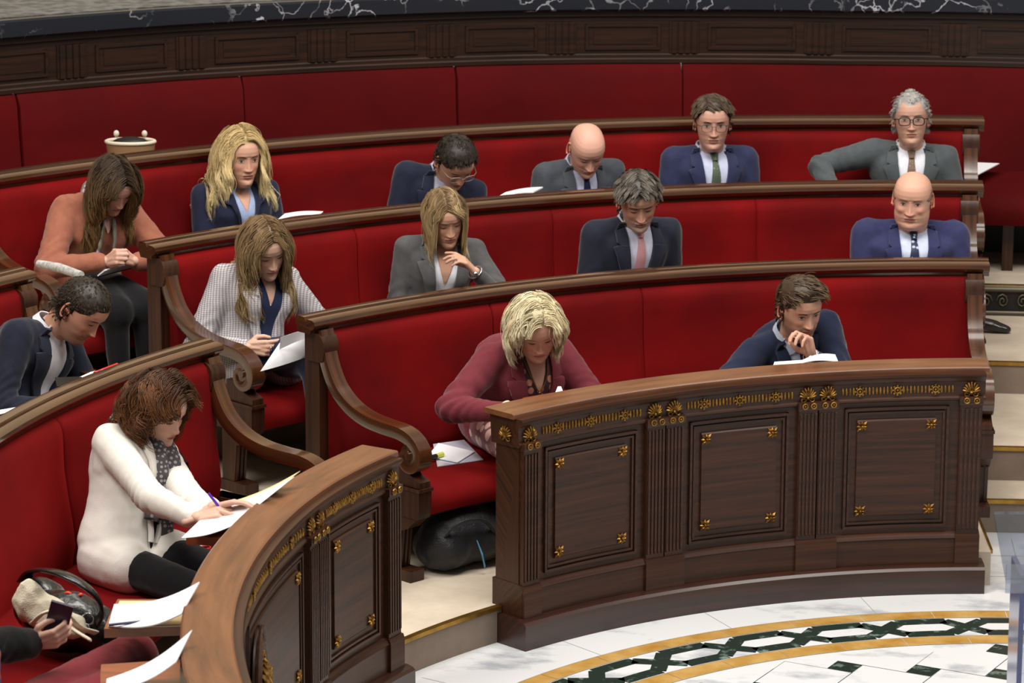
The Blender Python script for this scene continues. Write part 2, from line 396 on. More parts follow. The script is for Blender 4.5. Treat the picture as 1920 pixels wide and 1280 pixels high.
def bench(k, a0, a1, seams, label, ends=(True, True), vm=None):
    f = FL[k]; zt = f+.97; vm = vm or velvet
    am = (a0+a1)/2; b = empty('bench', P(Rk(k, am), am, f), label, 'bench', None)
    Rf = lambda a: Rk(k, a)
    mb = MB(); sh = math.degrees(.022/Rk(k, am))
    mb.psweep([(x, zt+z) for x, z in RAILP], a0-sh*2, a1+sh*2, Rf=Rf); build(mb, 'top_rail', wood_rail, b, smooth=35)
    mb = MB(); mb.psweep([(-.045, max(0, f-.14)), (-.045, zt-.06), (-.005, zt-.06), (-.005, max(0, f-.14))], a0, a1, Rf=Rf); build(mb, 'back_panel', wood, b)
    w = math.degrees(.05/Rk(k, am)); c0 = a0+(w*.72 if ends[0] else 0); c1 = a1-(w*.72 if ends[1] else 0)
    cuts = [c0]+[s for s in seams if c0 < s < c1]+[c1]
    prof = [(-.045, .36), (-.135, .36), (-.150, .44), (-.142, .52), (-.126, .62), (-.114, .72), (-.112, .80), (-.110, .855), (-.100, .885), (-.080, .903), (-.045, .905)]
    for i in range(len(cuts)-1):
        s0, s1 = cuts[i], cuts[i+1]; nn = max(6, int((s1-s0)/.7)); mb = MB(); v = []; g = []; fc = []; K = len(prof)
        us = [0, .02/((s1-s0)*.08+1e-6)*.1]; edge = math.degrees(.012/Rk(k, am))
        az = [s0, s0+edge*.25, s0+edge*.6, s0+edge]+[s0+edge+(s1-s0-2*edge)*j/nn for j in range(1, nn)]+[s1-edge, s1-edge*.6, s1-edge*.25, s1]
        ins = [.012, .006, .002, 0]+[0]*(nn-1)+[0, .002, .006, .012]
        for a, q in zip(az, ins):
            for x, z in prof:
                wob = .003*noise.noise(Vector((a*.45, z*5, k*7.0))) if x < -.05 else 0
                v.append(P(Rf(a)+x+(q if x < -.05 else 0)+wob, a, f+z)); g.append((a, z, 0))
        for ii in range(len(az)-1):
            for j in range(K-1): fc.append((ii*K+j, ii*K+j+1, (ii+1)*K+j+1, (ii+1)*K+j))
        fc += [tuple(range(K-1, -1, -1)), tuple((len(az)-1)*K+j for j in range(K))]
        mb.add(v, fc, g); build(mb, 'back_cushion', vm, b, smooth=50)
    sp = [(-.12, .27), (-.652, .27), (-.662, .30), (-.652, .335), (-.62, .36), (-.56, .372), (-.35, .374), (-.12, .36)]
    mb = MB(); mb.psweep([(x, f+z) for x, z in sp], c0, c1, Rf=Rf); build(mb, 'seat_cushion', vm, b, smooth=50)
    mb = MB(); mb.psweep([(-.12, f+.245), (-.60, f+.245), (-.60, f+.272), (-.12, f+.272)], c0, c1, Rf=Rf); build(mb, 'seat_frame', wood, b)
    n = int((a1-a0)/14)
    for i in range(1, n):
        a = a0+(a1-a0)*i/n; mb = MB(); h = math.degrees(.03/Rf(a)); mb.pbox(Rf(a)-.42, Rf(a)-.36, a-h, a+h, f, f+.25); build(mb, 'leg', wood, b)
    if ends[0]: arm(k, a0+w*.4, b, -1)
    if ends[1]: arm(k, a1-w*.4, b, 1)
    return b
def seam(px, R): return az_of(hitcyl(px, R))
bench(1, -54.5, -8.6, [seam((928, 600), 3.73), seam((1208, 600), 3.73)], 'curved red velvet bench directly behind the long front desk, middle block')
bench(2, -54.4, -7.7, [seam((672, 480), 4.73), seam((1038, 420), 4.73), seam((1419, 420), 4.73)], 'second curved red velvet bench, behind the bench at the long front desk')
bench(3, -56.3, -6.9, [seam((892, 300), 5.69)], 'third curved red velvet bench, topmost of the three benches with free ends')
bench(1, -108, -63.4, [seam((125, 850), 3.73)], 'curved red velvet bench behind the left front desk, nearest the camera', (False, True))
bench(2, -95, -63.2, [], 'curved red velvet bench behind the left block, mostly cut by the left edge', (False, True))
# continuous wall bench
b4 = empty('wall_bench', P(6.5, -20, FL[4]), 'long red velvet wall bench under the wooden wainscot at the back', 'bench')
cuts = [-76]+[seam((x, 200), 6.6) for x in (120, 510, 885, 1287)]+[11]
for i in range(len(cuts)-1):
    mb = MB(); d = .0 if i % 2 == 0 else -.012
    mb.psweep([(.02, .93), (-.06+d, .93), (-.05+d, 1.1), (-.03+d, 1.3), (-.02+d, 1.44), (.0, 1.495), (.03, 1.495)], cuts[i]+.04, cuts[i+1]-.04, Rf=RW)
    build(mb, 'back_cushion', velvet_shaded, b4, smooth=50)
mb = MB(); mb.psweep([(-.05, .84), (-.62, .82), (-.64, .88), (-.62, .94), (-.56, .975), (-.05, .985)], -76, 11, Rf=RW); build(mb, 'seat_cushion', velvet_shaded, b4, smooth=50)
for i in range(10):
    a = -70+i*9.3 if i < 9 else -2.2; mb = MB(); mb.pbox(RW(a)-.52, RW(a)-.47, a-.25, a+.25, FL[4], .83); build(mb, 'leg', wood, b4)
mb = MB(); mb.psweep([(-.08, FL[4]), (-.08, .84), (.02, .84), (.02, FL[4])], -76, 11, Rf=RW); build(mb, 'back_panel', black_m, b4)  # black colour stands in for the shade under the seat
# ------------------------------------------------------------------ front desks
def ornament_frame(a, z, r):
    t = math.radians(a); er = np.array([math.sin(t), math.cos(t), 0]); ea = np.array([math.cos(t), -math.sin(t), 0])
    o = np.array(P(r, a, z)); up = np.array([0, 0, 1.]); n = -er
    return o, ea, up, n
def rosette(a, z, r, par, s=.026):
    o, X, Z, N = ornament_frame(a, z, r); mb = MB()
    mb2 = [o+X*x+Z*y for x, y in ((-s, -s), (s, -s), (s, s), (-s, s))]
    for k in range(8):
        w = k*PI/4+PI/8*0; d = X*math.cos(w)+Z*math.sin(w); sd = -X*math.sin(w)+Z*math.cos(w); L = s*(1.12 if k % 2 else .92)
        v = [o+N*.004, o+d*L*.55+sd*s*.24+N*.003, o+d*L+N*.002, o+d*L*.55-sd*s*.24+N*.003, o+d*L*.55+N*.011, o]
        mb.add(v, [(0, 4, 1), (1, 4, 2), (2, 4, 3), (3, 4, 0)])
    mb.ell(o+N*.008, (s*.2, s*.2, s*.2), n=8)
    build(mb, 'rosette', gold, par)
def flower(a, z, r, par, s=.021):
    o, X, Z, N = ornament_frame(a, z, r); mb = MB()
    ring = [o+N*.006+(X*math.cos(w)+Z*math.sin(w))*s*.55 for w in np.linspace(0, 2*PI, 13)]
    mb.tube(ring, s*.14, 5)
    for k in range(8):
        w = k*PI/4; mb.ell(o+N*.004+(X*math.cos(w)+Z*math.sin(w))*s*.86, (s*.24, s*.24, s*.24), n=6)
    mb.ell(o+N*.006, (s*.26,)*3, n=6)
    build(mb, 'frieze_flower', gold_dim, par)
def button(a, z, r, par, s=.0105):
    o, X, Z, N = ornament_frame(a, z, r); mb = MB()
    ring = [o+N*.004+(X*math.cos(w)+Z*math.sin(w))*s for w in np.linspace(0, 2*PI, 11)]; mb.tube(ring, s*.28, 5); mb.ell(o+N*.004, (s*.4,)*3, n=6)
    build(mb, 'rosette_button', gold_dim, par)
def shell(a, z, r, par, s=.034, flip=1, face=None):
    o, X, Z, N = face or ornament_frame(a, z, r); mb = MB()
    for k in range(9):
        w = PI/2+(k-4)*.33; L = s*(1.08-.045*abs(k-4)); d = X*math.cos(w)+Z*math.sin(w)
        b0 = o-Z*s*.40; pts = [b0+d*L*t+N*(.003+.008*math.sin(t*2.6)) for t in (0.12, .45, .85, 1.12, 1.2)]
        mb.tube(pts, [s*.03, s*.07, s*.115, s*.10, s*.03], 6)
    for sg in (-1, 1):
        pts = [o+N*.006+X*sg*(s*.55+s*.24*math.cos(u)*(1-u/9))+Z*(-s*.62+s*.22*math.sin(u)*(1-u/9)) for u in np.linspace(2.6, -3.4, 12)]
        mb.tube(pts, s*.07, 5)
    mb.ell(o-Z*s*.45+N*.006, (s*.2, s*.2, s*.2), n=8)
    build(mb, 'shell_ornament', gold, par)
def desk(a0, a1, bays, doubles, singles, label, medal=None):
    am = (a0+a1)/2; d = empty('front_desk', P(2.75, am, 0), label, 'desk')
    e = math.degrees(.025/2.8)
    ri, ro = 2.685, 2.815
    mb = MB(); mb.psweep([(2.696, .893), (2.696, .909), (2.702, .913), (2.852, .913), (2.858, .909), (2.858, .893)], a0-e, a1+e); build(mb, 'desk_top', wood_top, d, smooth=25)
    mb = MB(); mb.psweep([(2.700, .893), (2.703, .880), (2.715, .874), (2.722, .862), (2.728, .856), (2.728, .80), (2.735, .793), (2.745, .785), (2.83, .785), (2.83, .893)], a0-e*.5, a1+e*.5)
    # shift the carcass so that its face stands at ri
    mb.v = []; mb.f = []; mb.g = []; mb.m = []
    mb.psweep([(2.672-.005, .893), (2.664, .884), (2.672, .876), (2.678, .866), (2.684, .858), (2.684, .800), (2.676, .794), (2.676, .787), (2.690, .780), (2.83, .780), (2.84, .893)], a0-e*.35, a1+e*.35)
    build(mb, 'cornice', wood, d, smooth=25)
    mb = MB(); mb.psweep([(2.690, .10), (2.690, .79), (2.815, .79), (2.815, .10)], a0, a1); build(mb, 'carcass', wood, d)
    mb = MB(); mb.psweep([(2.668, .095), (2.668, .215), (2.662, .222), (2.668, .232), (2.680, .240), (2.70, .246), (2.83, .246), (2.83, .095)], a0-e*.1, a1+e*.1); build(mb, 'base_moulding', wood, d, smooth=25)
    mb = MB(); mb.psweep([(2.625, 0), (2.625, .098), (2.635, .108), (2.66, .115), (2.85, .115), (2.86, 0)], a0-e*1.0, a1+e*1.0); build(mb, 'plinth', M('plinth_wood', (60, 28, 16), .35, (34, 17, 10), (1.5, 40, 40), 5, coat=.5, coatr=.2, coord='guv'), d, smooth=25)
    def pil(p0, p1):
        mb = MB(); mb.psweep([(2.668, .24), (2.668, .772), (2.70, .772), (2.70, .24)], p0, p1)
        nf = 5
        for i in range(nf):
            c = p0+(p1-p0)*(i+.5)/nf; w = (p1-p0)/nf*.26
            mb.psweep([(2.663, .26), (2.663, .752), (2.669, .757), (2.669, .255)], c-w, c+w, 2)
        mb.psweep([(2.664, .768), (2.660, .775), (2.660, .800), (2.70, .800), (2.70, .768)], p0-.08, p1+.08)
        mb.psweep([(2.656, .10), (2.656, .222), (2.662, .238), (2.70, .246), (2.70, .10)], p0-.12, p1+.12)
        build(mb, 'pilaster', wood, d, smooth=25)
        c = (p0+p1)/2; shell(c, .830, 2.682, d)
        for q in (.27, .73): button(p0+(p1-p0)*q, .787, 2.659, d)
    for s in singles: pil(*s)
    for s in doubles:
        mid = (s[0]+s[1])/2; pil(s[0], mid-.06); pil(mid+.06, s[1])
    for (b0, b1) in bays:
        med = medal and b0 < medal[0] < b1
        mb = MB(); i0, i1 = b0+1.0, b1-1.0; z0, z1 = .285, .742
        def frame(x0, x1, y0, y1, w, r0):
            wa = math.degrees(w/2.69)
            mb.psweep([(r0, y0), (r0, y0+w), (2.70, y0+w), (2.70, y0)], x0, x1); mb.psweep([(r0, y1-w), (r0, y1), (2.70, y1), (2.70, y1-w)], x0, x1)
            mb.psweep([(r0, y0), (r0, y1), (2.70, y1), (2.70, y0)], x0, x0+wa, 2); mb.psweep([(r0, y0), (r0, y1), (2.70, y1), (2.70, y0)], x1-wa, x1, 2)
        frame(i0-.35, i1+.35, z0-.018, z1+.018, .010, 2.678); frame(i0, i1, z0, z1, .008, 2.682)
        po = build(mb, 'panel_moulding', wood, d)
        mb = MB(); mb.psweep([(2.684, z0+.03), (2.680, z0+.036), (2.680, z1-.036), (2.684, z1-.03), (2.70, z1-.03), (2.70, z0+.03)], i0+.75, i1-.75); pn = build(mb, 'raised_panel', wood, d, smooth=25)
        for aa in (i0+1.15, i1-1.15):
            for zz in (z0+.055, z1-.055):
                if med and aa < -95: continue
                rosette(aa, zz, 2.679, pn)
        # frieze: groups of reeds with flowers between
        mb = MB(); W = (b1-b0)-.5; n = 28; seq = 'bbbbfbbbbbbbbfbbbbbbbbfbbbb'; pos = []; tot = sum(2.4 if c == 'f' else 1 for c in seq); x = b0+.25
        for ch in seq:
            w = W/tot*(2.4 if ch == 'f' else 1); cx = x+w/2; x += w
            if ch == 'f':
                build(mb, 'reeding', gold_dim, d, smooth=True); mb = MB(); flower(cx, .829, 2.684, d)
            else:
                o, X, Z, N = ornament_frame(cx, .829, 2.683); mb.ell(o, (.0046, .008, .017), rot=np.column_stack([X, N, Z]), n=6)
        build(mb, 'reeding', gold_dim, d, smooth=True)
    if medal:
        a, z, rad = medal; o, X, Z, N = ornament_frame(a, z, 2.68); mb = MB()
        def disk(r0, h, n=40, inner=None):
            c = [o+(X*math.cos(w)+Z*math.sin(w))*r0 for w in np.linspace(0, 2*PI, n, endpoint=False)]
            mb.add(c+[q+N*h for q in c], [tuple(range(n, 2*n))]+[(i, (i+1) % n, n+(i+1) % n, n+i) for i in range(n)])
        disk(rad*1.28, .006); disk(rad, .020)
        for rr, t in ((rad, .012), (rad*.9, .006), (rad*1.28, .008)):
            mb.tube([o+N*.018+(X*math.cos(w)+Z*math.sin(w))*rr for w in np.linspace(0, 2*PI, 41)], t, 6)
        mo = build(mb, 'medallion', wood, d, smooth=40); mb = MB()
        for w in np.linspace(0, 2*PI, 34, endpoint=False): mb.ell(o+N*.022+(X*math.cos(w)+Z*math.sin(w))*rad*.8, (.006,)*3, n=6)
        for w in np.linspace(0, 2*PI, 22, endpoint=False):
            dd = X*math.cos(w)+Z*math.sin(w); mb.tube([o+N*.03+dd*rad*.35, o+N*.036+dd*rad*.5, o+N*.024+dd*rad*.66], [.012, .014, .004], 5)
        for k in range(9):
            w = PI/2+(k-4)*.5; dd = X*math.cos(w)+Z*math.sin(w); mb.tube([o-Z*rad*.25+N*.03, o-Z*rad*.25+dd*rad*.3+N*.05, o-Z*rad*.25+dd*rad*.6+N*.03], [.008, .016, .006], 6)
        mb.ell(o+N*.035, (.03, .03, .03), n=10)
        build(mb, 'gilt_relief', gold, mo, smooth=50)
    return d
D1 = desk(-53.75, -10.5, [(-51.7, -40.9), (-37.1, -26.7), (-23.0, -12.7)], [(-40.75, -37.2), (-26.55, -23.1)], [(-53.65, -51.9), (-12.45, -10.6)],
     'long curved carved front desk with three panels and gilt rosettes, middle block')
# end face of the middle desk: shell and two buttons on the left end
t = math.radians(-53.75); er = np.array([math.sin(t), math.cos(t), 0]); ea = np.array([math.cos(t), -math.sin(t), 0])
shell(0, 0, 0, D1, s=.032, face=(np.array(P(2.75, -53.95, .83)), er, np.array([0, 0, 1.]), -ea))
D2 = desk(-125, -68.9, [(-81.0, -71.0), (-104, -85.1)], [(-84.9, -81.2)], [(-70.8, -69.0)], 'curved carved front desk in the left foreground with a large gilt medallion', medal=(-100.2, .49, .165))
# ------------------------------------------------------------------ people: tools
def nrm(v): v = np.asarray(v, float); return v/(np.linalg.norm(v)+1e-12)
def frame_of(fwd, up=(0, 0, 1)):
    f = nrm(fwd); r = nrm(np.cross(f, up)); u = np.cross(r, f); return np.column_stack([r, f, u])   # right, forward, up
def rot_about(ax, a):
    return np.array(Matrix.Rotation(a, 3, Vector(ax.tolist())))
def capsule(mb, p, q, r0, r1, n=14, flat=1.0):
    p = np.array(p, float); q = np.array(q, float); d = nrm(q-p); pts = [p-d*r0*.97, p-d*r0*.7, p-d*r0*.35, p]
    rr = [r0*.24, r0*.71, r0*.94, r0]; L = np.linalg.norm(q-p)
    for t in (.33, .66): pts.append(p+(q-p)*t); rr.append(r0+(r1-r0)*t)
    pts += [q, q+d*r1*.35, q+d*r1*.7, q+d*r1*.97]; rr += [r1, r1*.94, r1*.71, r1*.24]
    mb.tube(pts, rr, n, sq=flat)
def remeshed(mb, voxel, smooth_it=4, fac=.5):
    me = bpy.data.meshes.new('tmp'); me.from_pydata(mb.v, [], mb.f); o = bpy.data.objects.new('tmp', me); COL.objects.link(o)
    m = o.modifiers.new('r', 'REMESH'); m.mode = 'VOXEL'; m.voxel_size = voxel
    if smooth_it: s = o.modifiers.new('s', 'SMOOTH'); s.factor = fac; s.iterations = smooth_it
    dg = bpy.context.evaluated_depsgraph_get(); ev = o.evaluated_get(dg); m2 = ev.to_mesh()
    nv = len(m2.vertices); v = np.zeros(nv*3); m2.vertices.foreach_get('co', v); v = v.reshape(-1, 3)
    nn = np.zeros(nv*3); m2.vertices.foreach_get('normal', nn); nn = nn.reshape(-1, 3)
    f = [tuple(p.vertices) for p in m2.polygons]; ev.to_mesh_clear(); bpy.data.objects.remove(o); bpy.data.meshes.remove(me)
    return v, f, nn
KW = rng.normal(size=(10, 3)); KW /= np.linalg.norm(KW, axis=1)[:, None]; KF = np.array([28, 34, 41, 50, 60, 75, 90, 47, 37, 66.]); KP = rng.uniform(0, 6, 10)
def folds(v, amp, seed=0.):
    warp = .35*np.sin(v@KW[0]*9+seed)[:, None]*KW[1]+.02*np.sin(v@KW[2]*23+seed)[:, None]
    q = v+.05*warp; s = np.zeros(len(v))
    for i in range(10): s += (1-np.abs(np.sin(q@KW[i]*KF[i]*.5+KP[i]+seed*(i+1))))**2/(1+i*.12)
    return amp*(s/3.2-1)
# head profile tables (z up from ear level)
ZT = np.array([-.26, -.135, -.124, -.118, -.112, -.104, -.095, -.085, -.075, -.065, -.05, -.035, -.02, 0, .02, .035, .05, .07, .085, .1, .11, .118, .1235, .126])
FT = np.array([.000, .010, .030, .055, .074, .082, .086, .0865, .084, .086, .089, .088, .089, .089, .091, .096, .097, .092, .083, .067, .052, .035, .018, .002])
BT = np.array([.05, .05, .05, .05, .053, .056, .060, .065, .068, .072, .08, .086, .091, .096, .1, .101, .1, .094, .085, .069, .055, .038, .02, .002])
WT = np.array([.020, .020, .025, .031, .037, .043, .048, .053, .057, .060, .064, .067, .070, .0735, .0755, .076, .0755, .072, .066, .055, .044, .031, .016, .002])
def bump(x, z, cx, cz, sx, sz): return np.exp(-((x-cx)/sx)**2/1-((z-cz)/sz)**2)
def head_grid(ws=1., jaw=1., hs=1., nose=1., neckw=1., fat=0., low=True):
    zs = np.concatenate([np.linspace(-.30, -.13, 14), np.linspace(-.126, -.10, 13)[:-1], np.linspace(-.10, .045, 74)[:-1], np.linspace(.045, .10, 16)[:-1], .126-(.026*np.linspace(1, .0, 10)**2)])
    ang = np.concatenate([np.linspace(-62, 62, 75), np.linspace(62, 298, 38)[1:-1]])
    t = np.radians(ang); st, ct = np.sin(t), np.cos(t); V = []
    for z in zs:
        f = np.interp(z, ZT, FT); b = np.interp(z, ZT, BT); w = np.interp(z, ZT, WT)*ws
        jw = np.clip((-.03-z)/.06, 0, 1); w = w*(1+(jaw-1)*jw+fat*.13*jw); 
        ff = np.where(ct > 0, f, b); n = 2.35-.25*jw
        r = (np.abs(st/w)**n+np.abs(ct/ff)**n)**(-1/n)
        # neck ellipse
        a_, b_, yc = .056*neckw*(1+.08*max(0, -.16-z)/.1), .058*neckw, -.032
        A = st**2/a_**2+ct**2/b_**2; Bq = -2*ct*yc/b_**2; Cq = yc**2/b_**2-1
        rn = (-Bq+np.sqrt(np.maximum(Bq**2-4*A*Cq, 0)))/(2*A)
        if z < -.03:
            k = .006; wgt = np.clip((-.03-z)/.04, 0, 1)
            h = np.maximum(r, rn)+k*np.exp(-np.abs(r-rn)/k)*.5 if z < -.07 else np.maximum(r, rn*wgt)
            r = h
        if z < -.135: r = rn
        x = r*st; y = r*ct; V.append(np.column_stack([x, y, np.full_like(x, z)]))
    V = np.array(V); X, Y, Z = V[..., 0], V[..., 1].copy(), V[..., 2]
    fr = np.clip((Y-.02)/.04, 0, 1)*(Z > -.118); ax = np.abs(X); d = np.zeros_like(X)
    # nose
    tz = np.clip((.022-Z)/.052, 0, 1); low_ = np.clip((Z+.041)/.007, 0, 1); wN = .0065+.0065*tz**2
    d += nose*(.003+.020*tz**1.3)*low_*np.exp(-(ax/wN)**2)*(Z < .024)*1
    d += nose*.007*bump(ax, Z, .0125, -.031, .006, .006)
    d -= .0075*bump(ax, Z, .031, .012, .015, .012); d += .0055*bump(ax, Z, .032, .009, .012, .0075)
    d += .0022*bump(ax, Z, .028, .031, .018, .007)
    d += (.004+.006*fat)*bump(ax, Z, .045, -.018, .016, .016)
    d += .0055*bump(X, Z, 0, -.0525, .018, .0042)+.0055*bump(X, Z, 0, -.0625, .015, .0045)-.0035*bump(X, Z, 0, -.0575, .020, .0016)
    d -= .0035*bump(X, Z, 0, -.0735, .018, .005); d += .004*bump(X, Z, 0, -.092, .016, .009)
    d -= .0014*np.exp(-((ax-(.017+(-.03-Z)*.45))/.003)**2)*np.clip((-.028-Z)/.01, 0, 1)*np.clip((Z+.07)/.02, 0, 1)
    
    V[..., 1] += d*fr; V[..., 0] += np.sign(X)*(.004*fat*bump(ax, Z, .055, -.05, .025, .04))
    V[..., 2] *= np.where(V[..., 2] > -.13, hs, 1.)
    nz, na = V.shape[:2]; F = [(i*na+j, i*na+(j+1) % na, (i+1)*na+(j+1) % na, (i+1)*na+j) for i in range(nz-1) for j in range(na)]
    F.append(tuple((nz-1)*na+j for j in range(na)))
    return V.reshape(-1, 3), F, (nz, na)
def smst(x, a, b): t = np.clip((x-a)/(b-a), 0, 1); return t*t*(3-2*t)
def strands(guides, roots_n, width, spread, tips=.35, cvar=.25, col0=(1, 1, 1), col1=None, seed=1, stray=.1, center=None):
    """guides (G,M,3) -> tapered three-sided locks around each guide"""
    r = np.random.default_rng(seed); G, Mn, _ = guides.shape; V = []; F = []; C = []; off = 0
    T = np.gradient(guides, axis=1); T /= np.linalg.norm(T, axis=2, keepdims=True)+1e-9
    out = guides-center if center is not None else np.tile([0, 0, 1.], (G, Mn, 1)); A = np.cross(T, out); A /= np.linalg.norm(A, axis=2, keepdims=True)+1e-9; B = np.cross(A, T)
    s = np.linspace(0, 1, Mn)
    for g in range(G):
        gb = r.uniform(1-cvar, 1+cvar)
        for k in range(roots_n):
            o = r.normal(size=2)*spread; o[1] = abs(o[1])*.6; st = r.uniform(0, 1) < stray
            sp = (1-(1-tips)*s) if not st else (1+.8*s)
            ph, fq = r.uniform(0, 6.3), r.uniform(3, 7)
            wob = .12*spread*np.sin(s*fq*2+ph)*s
            L = r.uniform(.8, 1.0); idx = np.linspace(0, (Mn-1)*L, Mn); i0 = np.floor(idx).astype(int); fr = (idx-i0)[:, None]; i1 = np.minimum(i0+1, Mn-1)
            ctr = guides[g][i0]*(1-fr)+guides[g][i1]*fr+A[g][i0]*((o[0]*sp+wob)[:, None])+B[g][i0]*((o[1]*sp)[:, None])
            w = width*(.55+.45*np.sin(PI*np.clip(s*.85+.15, 0, 1)))*r.uniform(.7, 1.2); w[-1] *= .15
            tri = np.stack([ctr+A[g][i0]*w[:, None], ctr+B[g][i0]*w[:, None]*.6, ctr-A[g][i0]*w[:, None]], 1)
            V.append(tri.reshape(-1, 3)); c0 = np.array(col0)*gb*r.uniform(.85, 1.15); c1 = np.array(col1 if col1 is not None else col0)*gb*r.uniform(.85, 1.15)
            cc = c0[None]*(1-s[:, None])+c1[None]*s[:, None]; C.append(np.repeat(cc, 3, axis=0))
            a = np.arange(Mn-1)*3+off
            for e0, e1 in ((0, 1), (1, 2), (2, 0)): F.append(np.column_stack([a+e0, a+e1, a+3+e1, a+3+e0]))
            off += Mn*3
    return np.concatenate(V), np.concatenate(F), np.clip(np.concatenate(C), 0, 1)
HAIRM = M('hair', (120, 90, 60), .42, attr='Col', spec=.35)
SKIN = M('skin', (220, 170, 140), .48, attr='Col', spec=.35, sss=.12)
def L3(c): return np.array(lin(c)[:3])
glassm = bpy.data.materials.new('spectacle_glass'); glassm.use_nodes = True
_n = glassm.node_tree.nodes; _l = glassm.node_tree.links; _n.remove(_n['Principled BSDF']); _t = _n.new('ShaderNodeBsdfTransparent'); _g = _n.new('ShaderNodeBsdfGlossy'); _g.inputs['Roughness'].default_value = .03
_x = _n.new('ShaderNodeMixShader'); _x.inputs[0].default_value = .10; _l.new(_t.outputs[0], _x.inputs[1]); _l.new(_g.outputs[0], _x.inputs[2]); _l.new(_x.outputs[0], _n['Material Output'].inputs[0])
def fabric(name, col, col2=None, rough=.85, scale=30, sheen=.25, bumpv=.15):
    return M(name, col, rough, col2 or tuple(int(c*.93) for c in col), (scale, scale, scale), 3, bump=bumpv, bscale=260, sheen=sheen, spec=.2)
def ik(S_, W_, l1, l2, pole):
    d = W_-S_; D = np.linalg.norm(d)
    if D > (l1+l2)*.985: k = D/((l1+l2)*.985); l1 *= k; l2 *= k
    x = (D*D+l1*l1-l2*l2)/(2*D); h = math.sqrt(max(l1*l1-x*x, 1e-6)); u = nrm(d); p = nrm(pole-u*(pole@u)); return S_+u*x+p*h
def hand_mesh(W_, d, th, right, curl=.5, sc=1., spread=.1, thumb_in=.3, idx=None):
    """wrist point, finger direction, thumb-side direction; palm + five curled fingers"""
    d = nrm(d); th = nrm(th-d*(th@d)); back = nrm(np.cross(d, th)) if right else nrm(np.cross(th, d)); mb = MB()
    def L(x, y, z): return W_+(th*x+d*y+back*z)*sc
    K = [(.027, .088), (.009, .092), (-.009, .088), (-.026, .080)]; FLn = [(.042, .026, .022), (.046, .030, .023), (.043, .028, .022), (.034, .021, .019)]
    capsule(mb, L(0, -.03, 0), L(0, .01, 0), .024*sc, .025*sc, 10, .75)
    for (x, y) in K: capsule(mb, L(x*.55, .012, 0), L(x, y, 0), .0145*sc, .0115*sc, 10)
    capsule(mb, L(.0, .03, -.004), L(0, .06, -.004), .022*sc, .020*sc, 10, .5)
    for i, (x, y) in enumerate(K):
        c = curl if idx is None else (idx if i == 0 else curl)
        p = np.array([x, y, 0.]); a = 0; rr = .0098 if i < 3 else .0085; fan = (1.5-i)*spread
        for j, l in enumerate(FLn[i]):
            a += c*(1.15, 1.35, .8)[j]*(1+.08*i); q = p+np.array([math.sin(fan)*math.cos(a), math.cos(a), -math.sin(a)])*l
            capsule(mb, L(*p), L(*q), (rr-.0008*j)*sc, (rr-.0008*(j+1))*sc, 8); p = q
    p = np.array([.018, .018, -.004]); dirs = [(.75, .60, -.30-thumb_in*.4), (.35-thumb_in, .85, -.35-thumb_in*.5), (.05-thumb_in, .9, -.4-thumb_in*.5)]
    capsule(mb, L(.006, .008, -.002), L(*p), .016*sc, .0145*sc, 8)
    for j, l in enumerate((.036, .032, .026)):
        q = p+nrm(dirs[j])*l; capsule(mb, L(*p), L(*q), (.0128-.0012*j)*sc, (.0118-.0014*j)*sc, 8); p = q
    v, f, nn = remeshed(mb, .0036, 3, .45)
    return v, f, L(0, .09, -.03), back
